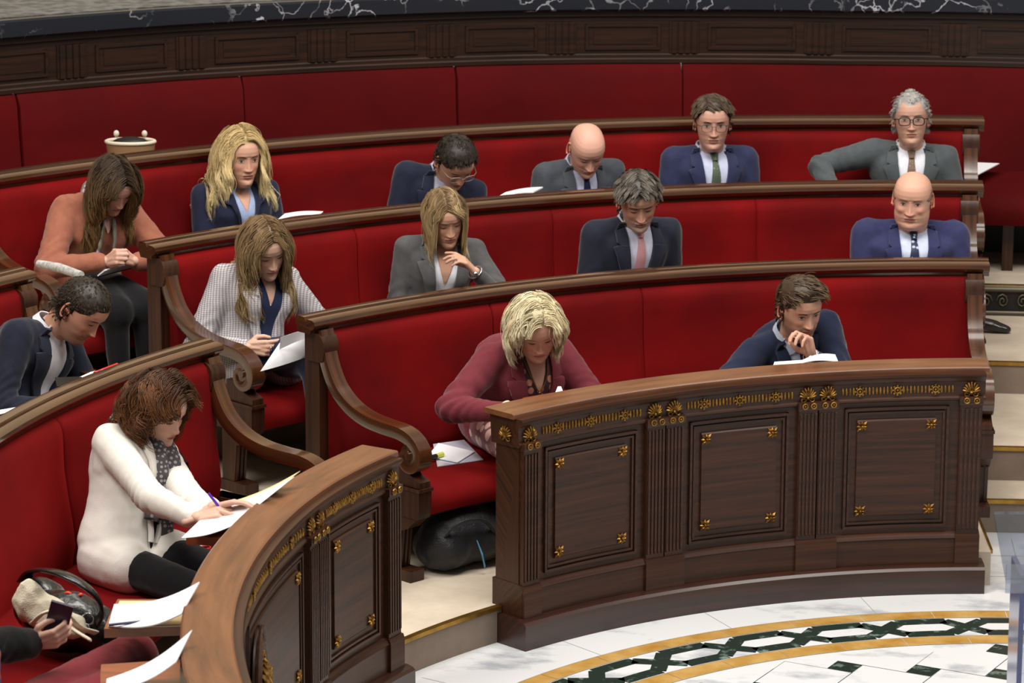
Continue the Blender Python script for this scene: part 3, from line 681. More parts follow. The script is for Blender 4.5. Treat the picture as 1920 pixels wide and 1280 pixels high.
def person(label, k, px, dr, look, byaw=0, sex='m', skin=(222, 172, 146), hair=None, cloth=None, arms=None, hipdr=-.27, hipaz=0, sz=1., bulk=1., gaze='open',
           stubble=None, glasses=None, headp=None, legs=None, bow=.03, lips=None, brow=None, seat=.37, shw=None, tw=0, group=None):
    R = Rk(k, -30) if k != 3 else R3(az_of(hitcyl(px, 5.5))); fl = FL[k]
    Hc = hitcyl(px, R+dr); azh = az_of(Hc)+hipaz
    yaw, pitch, roll = [math.radians(x) for x in look]
    tc = nrm(np.array([CO[0]-Hc[0], CO[1]-Hc[1], 0])); rc = nrm(np.array([CR[0], CR[1], 0])); fh = tc*math.cos(yaw)+rc*math.sin(yaw)
    fw = fh*math.cos(pitch)-np.array([0, 0, 1.])*math.sin(pitch); HR = frame_of(fw)
    HR = rot_about(HR[:, 1], roll) @ HR
    a = math.radians(azh); bf = -np.array([math.sin(a), math.cos(a), 0]); bf = rot_about(np.array([0, 0, 1.]), math.radians(byaw)) @ bf
    hip = np.array(P(R+hipdr, azh, fl+seat+.10*sz)); BR = frame_of(bf); right, up = BR[:, 0], BR[:, 2]
    root = empty('person', (hip[0], hip[1], fl), label, 'person', group)
    sp = nrm(Hc-hip); C0 = Hc+HR@(np.array([0, -.034, -.118])*sz)
    N = C0-sp*.006*sz+np.array([0, 0, .006])*sz-bf*.024
    fem = sex == 'f'; shw = shw or (.90 if fem else 1.0); female_chest = .018 if fem else 0
    mid = (hip+N)/2-bf*bow*1.5
    def Bz(s):
        s1 = 1-s; return s1*s1*hip+2*s1*s*mid+s*s*N
    def Tn(s):
        return nrm(2*(1-s)*(mid-hip)+2*s*(N-mid))
    def fr_at(s):
        T = Tn(s); f = rot_about(np.array([0, 0, 1.]), math.radians(tw)*s) @ bf; F = nrm(f-T*(f@T)); return np.column_stack([np.cross(F, T), F, T])
    SR = [-.16, -.1, 0, .12, .25, .4, .52, .62, .72, .80, .86, .91, .955, 1.0, 1.05]
    AR_ = [.13, .160, .170, .164, .152, .148, .152, .160, .166, .168, .158, .128, .080, .046, .036]
    BR_ = [.09, .118, .128, .128, .122, .118, .120, .124, .124, .116, .106, .088, .066, .044, .036]
    def torso(infl, mb):
        v = []; n = 28; fs = []
        for s, aa, bb in zip(SR, AR_, BR_):
            c = Bz(max(s, 0)) if s >= 0 else hip+np.array([0, 0, 1.])*s*.6
            c = Bz(1)+Tn(1)*(s-1)*.5 if s > 1 else c
            f3 = fr_at(min(max(s, 0), 1)); bk = bulk if s < .85 else 1+(bulk-1)*.4
            for i in range(n):
                w = 2*PI*i/n; cw, sw = math.cos(w), math.sin(w); ex = 2.4
                rx = (aa*bk*(.5+.5*shw)+infl)*sz; ry = (bb*bk*(1+.25*(bulk-1))+infl)*sz
                q = (abs(cw)**ex+abs(sw)**ex)**(-1/ex); y = sw*q*ry
                if sw > 0 and fem: y += female_chest*math.exp(-((s-.62)/.13)**2)*(.6+.4*math.cos((abs(cw)-.55)*4))
                v.append(c+f3[:, 0]*cw*q*rx+f3[:, 1]*y)
        m = len(SR)
        for i in range(m-1):
            for j in range(n): fs.append((i*n+j, i*n+(j+1) % n, (i+1)*n+(j+1) % n, (i+1)*n+j))
        fs += [tuple(range(n-1, -1, -1)), tuple((m-1)*n+j for j in range(n))]
        mb.add(v, fs)
    # shoulders, arms
    f84 = fr_at(.84); arms = arms or {}; J = {}
    for sd, sg in (('R', 1), ('L', -1)):
        shrug = arms.get(sd, {}).get('shrug', 0); fwdS = arms.get(sd, {}).get('sf', 0)
        Sj = Bz(.87)+f84[:, 0]*sg*.160*shw*sz*(1+(bulk-1)*.5)+np.array([0, 0, 1.])*(shrug-.012)+f84[:, 1]*fwdS
        ar = arms.get(sd, {}); tg = ar.get('w', (.10, .30, .10))
        if ar.get('px'): Wp = hitcyl(ar['px'][:2], ar['px'][2])
        elif ar.get('pz'): Wp = hitz(ar['pz'][:2], ar['pz'][2])
        else: Wp = hip+right*sg*tg[0]+bf*tg[1]+up*tg[2]
        pole = ar.get('pole', (.15, -.3, -.9)); pl = right*sg*pole[0]+bf*pole[1]+up*pole[2]
        E_ = ik(Sj, Wp, .285*sz, .25*sz, pl); J[sd] = (Sj, E_, Wp)
    def armsmesh(mb, infl, cut=0.0, w0=.064, w1=.05, w2=.036):
        for sd, sg in (('R', 1), ('L', -1)):
            Sj, E_, Wp = J[sd]; W2 = Wp-nrm(Wp-E_)*cut; b = 1+(bulk-1)*.7; g = .93 if fem else 1
            capsule(mb, Bz(.895)+f84[:, 0]*sg*.035, Sj, (.054+infl)*sz, (w0*.92*g+infl)*sz)
            capsule(mb, Bz(.895)+f84[:, 0]*sg*.06+f84[:, 2]*.004, Sj+f84[:, 2]*.016+f84[:, 0]*sg*.012, (.045+infl)*sz, (.048+infl)*sz)
            capsule(mb, Bz(.70)+f84[:, 0]*sg*.11*sz*shw, Sj, (.08+infl)*sz, (w0*.95*g+infl)*sz)
            capsule(mb, Sj, E_, (w0*b*g+infl)*sz, (w1*b*g+infl)*sz); capsule(mb, E_, W2, (w1*b*g+infl)*sz, (w2*g+infl)*sz)
    cl = dict(kind='suit', col=(40, 46, 66)); cl.update(cloth or {})
    jm = cl.get('mat') or fabric('fabric_'+'_'.join(map(str, cl['col'])), cl['col'])
    mb = MB(); torso(.004+cl.get('loose', 0), mb); tb = BVHTree.FromPolygons([Vector(q) for q in mb.v], mb.f)
    armsmesh(mb, .004+cl.get('loose', 0)*.7, cut=cl.get('cut', .015))
    if cl.get('skirted'):
        for sg in (-1, 1): capsule(mb, hip+right*sg*.085+up*-.02, hip+right*sg*.10+bf*.15-up*.02, .104, .098)
    v, f, nn = remeshed(mb, .0105, 4)
    am = cl.get('fold', .0062); v = v+nn*folds(v, am, px[0]*.37)[:, None]
    for sd in 'RL':   # compression folds around the elbow
        Sj, E_, Wp = J[sd]; ua = nrm(E_-Sj); fa = nrm(Wp-E_); ax_ = nrm(ua+fa); tt = (v-E_)@ax_; dist = np.linalg.norm(v-E_, axis=1)
        v = v+nn*(.007*np.sin(tt*150+4*np.sin(v@KW[3]*20))*np.exp(-(dist/.11)**2))[:, None]
    upper_name = cl.get('name', 'jacket'); jo = build((v, f), upper_name, jm, root, smooth=True)
    jb = BVHTree.FromPolygons([Vector(q) for q in v.tolist()], f)
    # ---- front patches
    f80 = fr_at(.82); X0, F0, T0 = f80[:, 0], f80[:, 1], f80[:, 2]
    def TF(u, vv, h):
        p = N+X0*u-T0*vv+F0*.35; hit = tb.ray_cast(Vector(p.tolist()), Vector((-F0).tolist()), 1.0)
        if hit[0] is None: return N+X0*u-T0*vv+F0*(.04+h)
        n_ = np.array(hit[1]); n_ = n_ if n_@F0 > 0 else -n_
        return np.array(hit[0])+nrm(n_+F0)*h
    def patch(rows, h, name, mat, nu=8, nv=22, thick=.006, crown=0, parent=None, col=None, ret=False):
        rows = np.array(rows, float); vs = np.linspace(rows[0, 0], rows[-1, 0], nv); V = []; F = []
        for q in vs:
            a0, a1 = np.interp(q, rows[:, 0], rows[:, 1]), np.interp(q, rows[:, 0], rows[:, 2])
            if a1-a0 < .001: a1 = a0+.001
            us = [a0]+list(np.linspace(a0, a1, nu))+[a1]
            for i, u in enumerate(us):
                hh = h-thick if i in (0, nu+1) else h+crown*math.sin(PI*(i-1)/(nu-1)); V.append(TF(u, q, hh))
        w = nu+2
        for i in range(nv-1):
            for j in range(w-1): F.append((i*w+j, i*w+j+1, (i+1)*w+j+1, (i+1)*w+j))
        F += [tuple(range(w)), tuple((nv-1)*w+j for j in range(w-1, -1, -1))]
        if ret: return V, F
        return build((np.array(V), F), name, mat, parent or root, smooth=50, col=col)
    ax = nrm(sp*.65+HR[:, 2]*.35); nf = nrm(HR[:, 1]*.4+bf*.8); nf = nrm(nf-ax*(nf@ax)); nx = np.cross(nf, ax)
    def ringband(prof, p0, p1, name, mat, n=36, parent=None, col=None):
        """prof(phi)->[(r,z,fwd)...]"""
        V = []; F = []
        for i in range(n+1):
            ph = p0+(p1-p0)*i/n; t_ = math.radians(ph); dd = nf*math.cos(t_)+nx*math.sin(t_); pr = prof(ph)
            for (r_, z_) in pr: V.append(N+ax*z_*sz+dd*r_*sz)
        K = len(pr)
        for i in range(n):
            for j in range(K): F.append((i*K+j, i*K+(j+1) % K, (i+1)*K+(j+1) % K, (i+1)*K+j))
        F += [tuple(range(K)), tuple(n*K+j for j in range(K-1, -1, -1))]
        return build((np.array(V), F), name, mat, parent or root, smooth=60, col=col)
    kind = cl['kind']; skinc = L3(skin); skinc = skinc*.80+skinc.mean()*.20*np.array([1.06, .98, .94]); chestV = []
    if kind in ('suit', 'blazer'):
        depth = cl.get('depth', .33); w0 = cl.get('vw', .058)
        def wv(q): return np.interp(q, [-.03, 0, .06, depth*.6, depth], [w0, w0+.004, w0, w0*.62, .004])
        qs = np.linspace(-.02, depth, 12)
        sm = cl.get('shirtmat') or fabric('shirt_'+'_'.join(map(str, cl.get('shirt', (225, 228, 240)))), cl.get('shirt', (225, 228, 240)), rough=.7, bumpv=.08)
        patch([(q, -wv(q), wv(q)) for q in qs], .0025, cl.get('undername', 'shirt'), sm, nu=12, crown=.002)
        if cl.get('collar', True):
            def cp(ph):
                fr_ = math.cos(math.radians(ph)); e = abs(((ph+180) % 360)-180); pt = math.exp(-((e-26)/20)**2)
                zt = .018-.016*max(fr_, 0); return [(.060, -.04), (.060, zt), (.064, zt+.002), (.078+.014*pt, -.020-.034*pt), (.074+.014*pt, -.024-.034*pt)]
            ringband(cp, 7, 353, 'shirt_collar', sm)
        if cl.get('tie'):
            tm = cl['tiemat']; patch([(.0, -.017, .017), (.012, -.019, .019), (.040, -.012, .012)], .017, 'tie', tm, nu=6, nv=8, thick=.014, crown=.006)
            patch([(.036, -.012, .012), (.10, -.020, .020), (depth+.02, -.034*cl.get('tw', 1), .034*cl.get('tw', 1))], .009, 'tie_blade', tm, nu=6, thick=.006, crown=.002)
        elif cl.get('vneck'):   # skin shows in an open neckline
            vd, vw = cl['vneck']; chestV.append(patch([(-.012, -.05, .05), (0, -vw, vw), (vd*.5, -vw*.62, vw*.62), (vd, -.002, .002)], .0055, '', None, nu=10, crown=.001, thick=.005, ret=True))
        lw = cl.get('lapel', .052)
        for sg in (-1, 1):
            def rows(qa, wa):
                o_ = []
                for q, w_ in zip(qa, wa):
                    a_, b_ = wv(q)-.004, wv(q)+w_
                    o_.append((q, a_, b_) if sg > 0 else (q, -b_, -a_))
                return o_
            patch(rows([-.01, .03, .062, .070], [.026, .040, .046, .026]), .0150, 'collar_leaf', jm, nv=10, thick=.014)
            patch(rows([.066, .078, .12, depth*.7, depth*.95], [.030, lw+.012, lw, lw*.55, .012]), .0165, 'lapel', jm, nv=20, thick=.014, crown=.003)
        def jc(ph):
            return [(.064, -.05), (.068, -.012), (.074, -.008), (.102, -.050), (.092, -.058)]
        ringband(jc, 48, 312, 'jacket_collar', jm)
    if kind == 'blouse' and cl.get('vneck'):
        vd, vw = cl['vneck']; chestV.append(patch([(-.012, -.05, .05), (0, -vw, vw), (vd*.5, -vw*.6, vw*.6), (vd, -.002, .002)], .003, '', None, nu=10, thick=.005, ret=True))
    if cl.get('extra'): cl['extra'](locals())
    # ---- body: torso core, neck and head, hands, as one mesh
    hp = dict(ws=1., jaw=1., hs=1., nose=1., neckw=1. if not fem else .88, fat=0.); 
    if fem: hp.update(ws=.96, jaw=.92, nose=.82)
    hp.update(headp or {}); hv, hf, (nz, na) = head_grid(**hp); hl = hv.copy()
    scale = sz*.985; loc = hv*scale; z = hv[:, 2]; sN = np.clip((-.118-z)/.17, 0, 1)[:, None]
    wh = Hc+loc@HR.T
    ctr0 = Hc+HR@(np.array([0, -.034, -.118])*scale); neckend = N-ax*.045; Rb = np.column_stack([nx*-1, nf, ax]); Rb[:, 0] = np.cross(nf, ax)
    loc2 = np.column_stack([loc[:, 0], loc[:, 1]+.034*scale, np.zeros(len(loc))])
    mixR = loc2@HR.T*(1-np.minimum(sN*2.5, 1))+loc2@Rb.T*np.minimum(sN*2.5, 1); wn = ctr0*(1-sN)+neckend*sN+mixR
    W = np.where((z < -.118)[:, None], wn, wh)
    V = [W]; F = list(hf); base = np.tile(skinc, (len(W), 1))
    x, y, ax_ = hl[:, 0], hl[:, 1], np.abs(hl[:, 0]); front = smst(y, .03, .07)
    rd = skinc*np.array([1.0, .62, .58])
    cheek = (.45*bump(ax_, z, .042, -.018, .018, .014)+.45*bump(x, z, 0, -.03, .014, .008))*front
    base = base*(1-cheek[:, None])+rd*cheek[:, None]
    lc = L3(lips) if lips is not None else skinc*np.array([.78, .45, .43])
    lp = ((ax_/.024)**2+((z+.0578)/.0085)**2 < 1)*front; lp = lp*.85
    base = base*(1-lp[:, None])+lc*lp[:, None]
    mouth = np.exp(-((z+.0575)/.0013)**2)*(ax_ < .022)*front*.75; base *= (1-mouth[:, None])
    sock = .35*bump(ax_, z, .031, .006, .015, .009)*front; base = base*(1-sock[:, None]*np.array([.5, .75, .75]))
    if stubble:
        sc_, am_ = L3(stubble[0]), stubble[1]; mk = smst(-z, .030, .048)*smst(y, -.03, .0)*(z > -.125)
        side = smst(ax_, .05, .062)*smst(-z, .0, .03)*smst(y, -.03, 0); up_ = smst(-z, .036, .045)
        mk = np.clip(np.maximum(mk*np.where(ax_ < .035, up_, smst(-z, .04, .065)), side*.8), 0, 1)*am_*(1-lp)
        base = base*(1-mk[:, None])+sc_*mk[:, None]
    hs_ = hair or {}; hc = L3(hs_.get('col', (60, 45, 35))); hc2 = L3(hs_['col2']) if 'col2' in hs_ else hc
    # scalp mask
    zh = hs_.get('line', .078); rec = hs_.get('recede', 0)
    def scalp(p):
        x_, y_, z_ = p[:, 0], p[:, 1], p[:, 2]; a_ = np.abs(x_)
        frontl = zh+.25*np.maximum(0, .03-a_)*.0-np.maximum(0, a_-.045)*1.6+rec*np.exp(-((a_-.035)/.016)**2)*.02
        sidel = .028-np.clip((.012-y_)/.03, 0, 1)*.085 if not hs_.get('side') else hs_['side']-np.clip((.012-y_)/.03, 0, 1)*.085
        lim = np.where(y_ > .035, frontl, np.where(y_ > .01, sidel+(frontl-sidel)*smst(y_, .01, .035), sidel)); lim = np.where(y_ < -.03, np.minimum(lim, -.058), lim)
        s_ = z_-lim
        if hs_.get('bald'):
            top = hs_['bald']-np.sqrt(np.maximum(0, (y_+.02)/.12))*.0; s_ = np.minimum(s_, top-z_-np.maximum(0, y_)*.5)
        return s_
    if hair:
        smk = smst(scalp(hl), -.004, .006)*hs_.get('under', .8); base = base*(1-smk[:, None])+(hc*.6)[None]*smk[:, None]
    Cc = [base]
    hb = BVHTree.FromPolygons([Vector(q) for q in W.tolist()], hf)
    def H(x_, y_, z_): return Hc+HR@(np.array([x_, y_, z_])*scale)
    def FP(x_, z_, h_):
        o_ = H(x_, .25, z_); d_ = -HR[:, 1]; h = hb.ray_cast(Vector(o_.tolist()), Vector(d_.tolist()), .6)
        return (np.array(h[0]) if h[0] else H(x_, .09, z_))+HR[:, 1]*h_
    def addb(v_, f_, c_):
        o_ = sum(len(q) for q in V); V.append(np.asarray(v_, float)); F.extend([tuple(i+o_ for i in q) for q in f_]); Cc.append(np.tile(c_, (len(v_), 1)) if np.ndim(c_) == 1 else np.asarray(c_))
    def fpatch(fn, nu, nv, h_, cfn):
        v_ = []; c_ = []
        for i in range(nv):
            for j in range(nu):
                xx, zz = fn(j/(nu-1), i/(nv-1)); v_.append(FP(xx, zz, h_)); c_.append(cfn(j/(nu-1), i/(nv-1)))
        return v_, [(i*nu+j, i*nu+j+1, (i+1)*nu+j+1, (i+1)*nu+j) for i in range(nv-1) for j in range(nu-1)], np.array(c_)
    ez, ex_ = .010, .0315
    iris = L3(hs_.get('iris', (70, 50, 35)))
    for sg in (-1, 1):
        if gaze in ('open', 'up', 'narrow'):
            hh = {'open': .0044, 'up': .0042, 'narrow': .0032}[gaze]; gx = hs_.get('gx', 0)*sg*0+hs_.get('gx', 0); gz = .0012 if gaze != 'up' else .0022
            def efn(a_, b_, sg=sg): 
                xx = (a_-.5)*.027; lim = math.sqrt(max(0, 1-(abs(a_-.5)*2)**2.2)); return sg*ex_+xx, ez+(b_-.5)*2*hh*lim
            def ecol(a_, b_, sg=sg):
                xx = (a_-.5)*.027-gx; zz = (b_-.5)*2*hh-gz; d_ = math.hypot(xx, zz)
                if b_ > .86 or b_ < .0: return skinc*.12
                return np.array([.02, .015, .012]) if d_ < .0022 else (iris if d_ < .0056 else L3((178, 166, 158)))
            addb(*fpatch(efn, 25, 11, .0012, ecol))
        lz = ez+(.0045 if gaze in ('open', 'up', 'narrow') else -.0025); cur = -.0035 if gaze == 'down' else .0045
        def lfn(a_, b_, sg=sg):
            u_ = a_*2-1; th_ = .0019*(1-u_*u_)+.0003; return sg*(ex_+u_*.0145), lz-cur*(u_*u_)*(1)+(b_-.5)*2*th_
        addb(*fpatch(lfn, 13, 3, .0014, lambda a_, b_: skinc*np.array([.10, .08, .08])))
    # ears
    for sg in (-1, 1):
        eb = MB(); wv_ = hp['ws']
        def E(a_, b_, c_): return H(sg*(.0735*wv_+a_), -.006+b_, c_)
        eb.tube([E(.004+.008*math.sin(u_*.5), -.004-.014*math.sin(u_)-.004, .004+.030*math.cos(u_)) for u_ in np.linspace(-.4, 3.6, 12)], [.0045]*11+[.003], 6)
        eb.ell(E(.002, -.005, .002), (.006, .013, .024), HR, 10); eb.ell(E(.005, .004, -.024), (.004, .006, .008), HR, 8); eb.ell(E(.004, .006, .0), (.004, .004, .006), HR, 6)
        addb(eb.v, eb.f, skinc*np.array([1, .72, .66]))
    mb = MB(); armsmesh(mb, -.012, w0=.052, w1=.040, w2=.030)
    def core(mb):
        capsule(mb, hip, Bz(.75), .10, .11); capsule(mb, Bz(.75), Bz(.93), .10, .05); capsule(mb, Bz(.9), Bz(1.0), .055, .05*hp['neckw'])
        for sg in (-1, 1): capsule(mb, hip+right*sg*.07-up*.02, hip+right*sg*.085+bf*.18-up*.03, .055, .045)
    core(mb); bv, bff, _ = remeshed(mb, .016, 2); addb(bv, bff, skinc)
    for q in chestV: addb(q[0], q[1], skinc)
    HND = {}
    for sd, sg in (('R', 1), ('L', -1)):
        ar = arms.get(sd, {}); Sj, E_, Wp = J[sd]; fa = nrm(Wp-E_)
        if ar.get('nohand'): continue
        hd = ar.get('hd'); th = ar.get('th')
        def wdir(q): return nrm(right*q[0]*sg+bf*q[1]+up*q[2])
        def cdir(q): return nrm(rc*q[0]+np.array([0, 0, 1.])*q[1]+tc*q[2])   # image right, up, towards camera
        d_ = cdir(hd) if hd else fa; t_ = cdir(th) if th else nrm(-right*sg+up*.3)
        v_, f_, grip, back = hand_mesh(Wp, d_, t_, sd == 'R', ar.get('curl', .5), sz*(.90 if fem else .97), idx=ar.get('idx'), thumb_in=ar.get('ti', .3)); HND[sd] = (Wp, d_, t_, back, grip)
        c_ = np.tile(skinc, (len(v_), 1)); ds = (v_-Wp)@d_; kk = smst(ds, .12, .17)*.25; c_ = c_*(1-kk[:, None])+rd*kk[:, None]; addb(v_, f_, c_)
        fm = MB(); capsule(fm, Wp-fa*.07, Wp+d_*.008, .027*sz, .0235*sz, 12, .9); addb(fm.v, fm.f, skinc)
        if cl.get('cuff') and kind != 'blouse':
            cb = MB(); cb.tube([Wp-fa*.06, Wp-fa*.012, Wp-fa*.002], [.034*sz, .0335*sz, .0325*sz], 16, caps=True); build(cb, 'shirt_cuff', M('cuff_cloth', cl['cuff'], .7), root, smooth=50)
    cols = np.clip(np.concatenate(Cc), 0, 1)
    build((np.concatenate(V), F), 'body', SKIN, root, smooth=True, col=cols)
    # eyebrows
    bc = L3(brow) if brow is not None else hc*.55
    if True:
        bb = MB(); vv = []; ff = []
        for sg in (-1, 1):
            def bfn(a_, b_, sg=sg):
                u_ = a_; th_ = .0024*(1-u_)**.4*(.5+.5*min(1, u_*6))+.0004; return sg*(.013+.036*u_), .0275+.0075*math.sin(u_*2.4)-.004*u_+(b_-.5)*2*th_
            v_, f_, _ = fpatch(bfn, 14, 5, .0022, lambda a_, b_: bc); o_ = len(vv); vv += v_; ff += [tuple(i+o_ for i in q) for q in f_]
        cc = np.tile(bc, (len(vv), 1)); build((np.array(vv), ff), 'eyebrows', HAIRM, root, col=cc)
    # hair
    if hair:
        sty = hs_['style']; sc = scalp(hl); grid = hl.reshape(nz, na, 3); idx_ok = sc > 0
        nrm_l = hl-np.array([0, -.005, .01]); nrm_l /= np.linalg.norm(nrm_l, axis=1)[:, None]
        th = hs_.get('thick', .018); top = smst(hl[:, 2], .02, .10); thick = (.003+th*(.35+.65*top)*smst(hl[:, 2], -.05, .03))*smst(sc, -.001, hs_.get('edge', .022))
        nzv = folds(hl*hs_.get('nf', 2.2), 1.0, px[0]*.11); thick = thick*(1+(.28 if th > .013 else .10)*np.clip(nzv, -1, 1.5))
        if hs_.get('quiff'): thick = thick+hs_['quiff']*bump(hl[:, 0]-hs_.get('part', 0)*.5, hl[:, 2], 0, .10, .05, .035)*(hl[:, 1] > 0)*smst(sc, 0, .02)
        cv = Hc+((hl+nrm_l*thick[:, None])*scale)@HR.T
        cf = [q for q in hf if len(q) == 4 and sc[list(q)].max() > -.001]+[hf[-1]]*(0 if hs_.get('bald') else 1)
        used = np.unique(np.concatenate([np.array(q) for q in cf])); remap = -np.ones(len(cv), int); remap[used] = np.arange(len(used))
        cf = [tuple(int(remap[i]) for i in q) for q in cf]; r_ = np.random.default_rng(abs(int(px[0]))); cc = np.tile(hc*hs_.get('capc', .8), (len(used), 1))*(1+.25*np.clip(nzv[used], -1, 1))[:, None]
        capv = cv[used]
        # guides
        G = hs_.get('n', 150); Mn = hs_.get('m', 14); cand = np.where((sc > .004))[0]
        wgt = np.ones(len(cand)); gx_ = hl[cand]; area_w = np.where(np.abs(np.degrees(np.arctan2(gx_[:, 0], gx_[:, 1]))) < 62, .28, 1.0)*np.maximum(.4, np.sqrt(gx_[:, 0]**2+gx_[:, 1]**2)/.08); area_w = area_w*np.where(gx_[:, 2] < .045, .45, 1.)
        pick = r_.choice(cand, G, p=area_w/area_w.sum()); p = (hl[pick]+nrm_l[pick]*(thick[pick]*.9)[:, None]); n0 = nrm_l[pick]; g_l = HR.T@np.array([0, 0, -1.])
        part = hs_.get('part', 0.0)
        if sty in ('long', 'bob', 'curly', 'side'):
            near = cand[(np.abs(gx_[:, 0]-part) < .011)&(gx_[:, 2] > .06)]
            if len(near):
                kx = G//3; pk2 = r_.choice(near, kx); pick[:kx] = pk2; p = (hl[pick]+nrm_l[pick]*(thick[pick]*.95)[:, None]); n0 = nrm_l[pick]
        sx = np.sign(p[:, 0]-part+1e-4)
        if sty in ('long', 'bob', 'curly'):
            d = np.column_stack([sx*1.0, np.full(G, -.35), np.full(G, .15)])+n0*.4
        elif sty == 'back': d = np.column_stack([np.zeros(G)+p[:, 0]*3, np.full(G, -1.), -np.abs(p[:, 0])*4])+n0*.35
        elif sty == 'forward': d = np.column_stack([p[:, 0]*4-part*4, .75-smst(-p[:, 1], -.02, .05)*1.2, -.35-np.abs(p[:, 0])*6])+n0*.3
        elif sty == 'side': d = np.column_stack([sx*1.0, .45-smst(-p[:, 1], -.02, .05)*.9, -.25-np.abs(p[:, 0])*5])+n0*.35
        elif sty == 'quiff': d = np.column_stack([np.full(G, hs_.get('dirx', .5)), .35-smst(-p[:, 1], -.02, .05)*.9, .55-np.abs(p[:, 0])*9])+n0*.6
        if sty not in ('long', 'bob', 'curly'):
            kb = np.maximum(smst(-p[:, 1], .01, .05), smst(-p[:, 2], -.06, -.03))[:, None]; d = d*(1-kb)+np.column_stack([p[:, 0]*2, np.full(G, -.15), np.full(G, -1.)])*kb
        d = d-n0*((d*n0).sum(1))[:, None]*.75; d /= np.linalg.norm(d, axis=1)[:, None]
        ln = hs_.get('len', .03)*r_.uniform(.8, 1.1, G)
        if sty not in ('long', 'curly', 'bob'): ln = ln*(.22+.78*smst(p[:, 2], .03, .09)*(1-.5*smst(-p[:, 1], .02, .07)))
        if sty in ('long', 'curly'): ln = ln+(.126-p[:, 2])*-.2+.02
        step = ln/(Mn-1); path = [p.copy()]; grav = hs_.get('grav', .06 if sty in ('short', 'side', 'forward', 'back', 'quiff') else .30)
        lay = r_.uniform(0, 1, G); ea, eb_, ec = .079*hp['ws'], .101, .127; vol = hs_.get('vol', .012)
        for i in range(1, Mn):
            d = d*(1-grav)+g_l*grav+r_.normal(size=(G, 3))*hs_.get('jit', .03); d /= np.linalg.norm(d, axis=1)[:, None]
            p = p+d*step[:, None]
            q = p-np.array([0, -.003, 0.]); zz = q[:, 2]; ecz = np.where(zz < 0, .135, ec)
            e = np.sqrt((q[:, 0]/(ea+vol*(.3+lay)))**2+(q[:, 1]/(eb_+vol*(.3+lay)))**2+(zz/(ecz+vol*(.3+lay)))**2); m_ = e < 1
            p[m_] = (q/np.maximum(e, .05)[:, None])[m_]+np.array([0, -.003, 0.])
            if sty in ('long', 'bob', 'curly'):
                pin = hs_.get('pinch', .03); p[:, 0] = np.where((np.abs(p[:, 0]) > .078)&(p[:, 2] < .02), p[:, 0]*(1-pin), p[:, 0])
                fx = np.interp(p[:, 2], [-.16, -.08, 0, .05, .085], [hs_.get('fx0', .05), hs_.get('fx1', .058), .066, .058, .02])*hs_.get('open', 1.0); inface = (p[:, 1] > .025)&(np.abs(p[:, 0]) < fx)&(p[:, 2] < .085)
                p[:, 0] = np.where(inface, sx*fx, p[:, 0]); p[:, 1] = np.where((p[:, 2] < .05)&(p[:, 1] > hs_.get('ymax', .07)), hs_.get('ymax', .07), p[:, 1])
            path.append(p.copy())
        Gd = np.stack(path, 1)
        if hs_.get('wave'):
            am_, fq = hs_['wave']; s_ = np.linspace(0, 1, Mn)[None, :]; clump = (Gd[:, 0, 0]*60).astype(int)+(Gd[:, 0, 1]*40).astype(int); ph = (clump*2.4+lay*1.5)[:, None]
            amp = am_*smst(s_, .12, .6); L_ = ln[:, None]*s_*fq
            Gd = Gd+np.stack([np.cos(L_+ph)*amp*.6, np.sin(L_+ph)*amp, np.cos(L_*1.1+ph*1.3)*amp*.5], 2)
        Gw = Hc+(Gd*scale)@HR.T
        if sty in ('long', 'bob', 'curly'):
            for g in range(G):
                for i in range(2, Mn):
                    pt = Vector(Gw[g, i].tolist()); loc_, nn_, _, dist_ = jb.find_nearest(pt, .12)
                    if loc_ is not None:
                        mg = .008+.012*lay[g]; s_ = (pt-loc_).dot(nn_)
                        if s_ < mg: Gw[g, i] = np.array(loc_+nn_*mg)
        if not hs_.get('cap_only'):
            sv, sf, scol = strands(Gw, hs_.get('k', 14), hs_.get('w', .0014)*sz, hs_.get('spread', .006), hs_.get('tips', .5), hs_.get('cv', .25), hc, hc2, abs(int(px[0])), hs_.get('stray', .08), Hc)
            o_ = len(capv); allv = np.concatenate([capv, sv]); allf = cf+[tuple(q) for q in (sf+o_).tolist()]; cc = np.concatenate([cc, scol])
        else: allv, allf = capv, cf
        build((allv, allf), 'hair', HAIRM, root, smooth=True, col=np.clip(cc, 0, 1))
    if glasses:
        gm = glasses['mat']; gb_ = MB(); a_, b_ = glasses.get('size', (.0245, .0175)); yy = .106; zc = .006; lens = MB()
        for sg in (-1, 1):
            pts = []
            for u_ in np.linspace(0, 2*PI, 25):
                cu, su = math.cos(u_), math.sin(u_); e_ = 3.2; q_ = (abs(cu)**e_+abs(su)**e_)**(-1/e_); pts.append(H(sg*.0325+cu*q_*a_, yy-.35*abs(sg*.0325+cu*q_*a_)**2*20*.25, zc+su*q_*b_))
            gb_.tube(pts, glasses.get('r', .0016), 6, caps=False); lens.add(pts[:-1], [tuple(range(24))])
            gb_.tube([H(sg*.057, yy-.010, zc+.010), H(sg*.070, yy-.022, zc+.011), H(sg*.0765, .045, .010), H(sg*.0785, -.004, .008)], glasses.get('r', .0016), 6)
        gb_.tube([H(-.009, yy, zc+.005), H(0, yy+.003, zc+.009), H(.009, yy, zc+.005)], glasses.get('r', .0016), 6)
        g_o = build(gb_, 'glasses', gm, root, smooth=60); build(lens, 'lens', glassm, g_o)
    # trousers and shoes
    lg = dict(spread=.10, kf=.42, col=cl['col'], mat=None, shoe=(22, 20, 20)); lg.update(legs or {})
    tm_ = lg['mat'] or fabric('trousers_'+'_'.join(map(str, lg['col'])), lg['col']); mb = MB(); fts = []
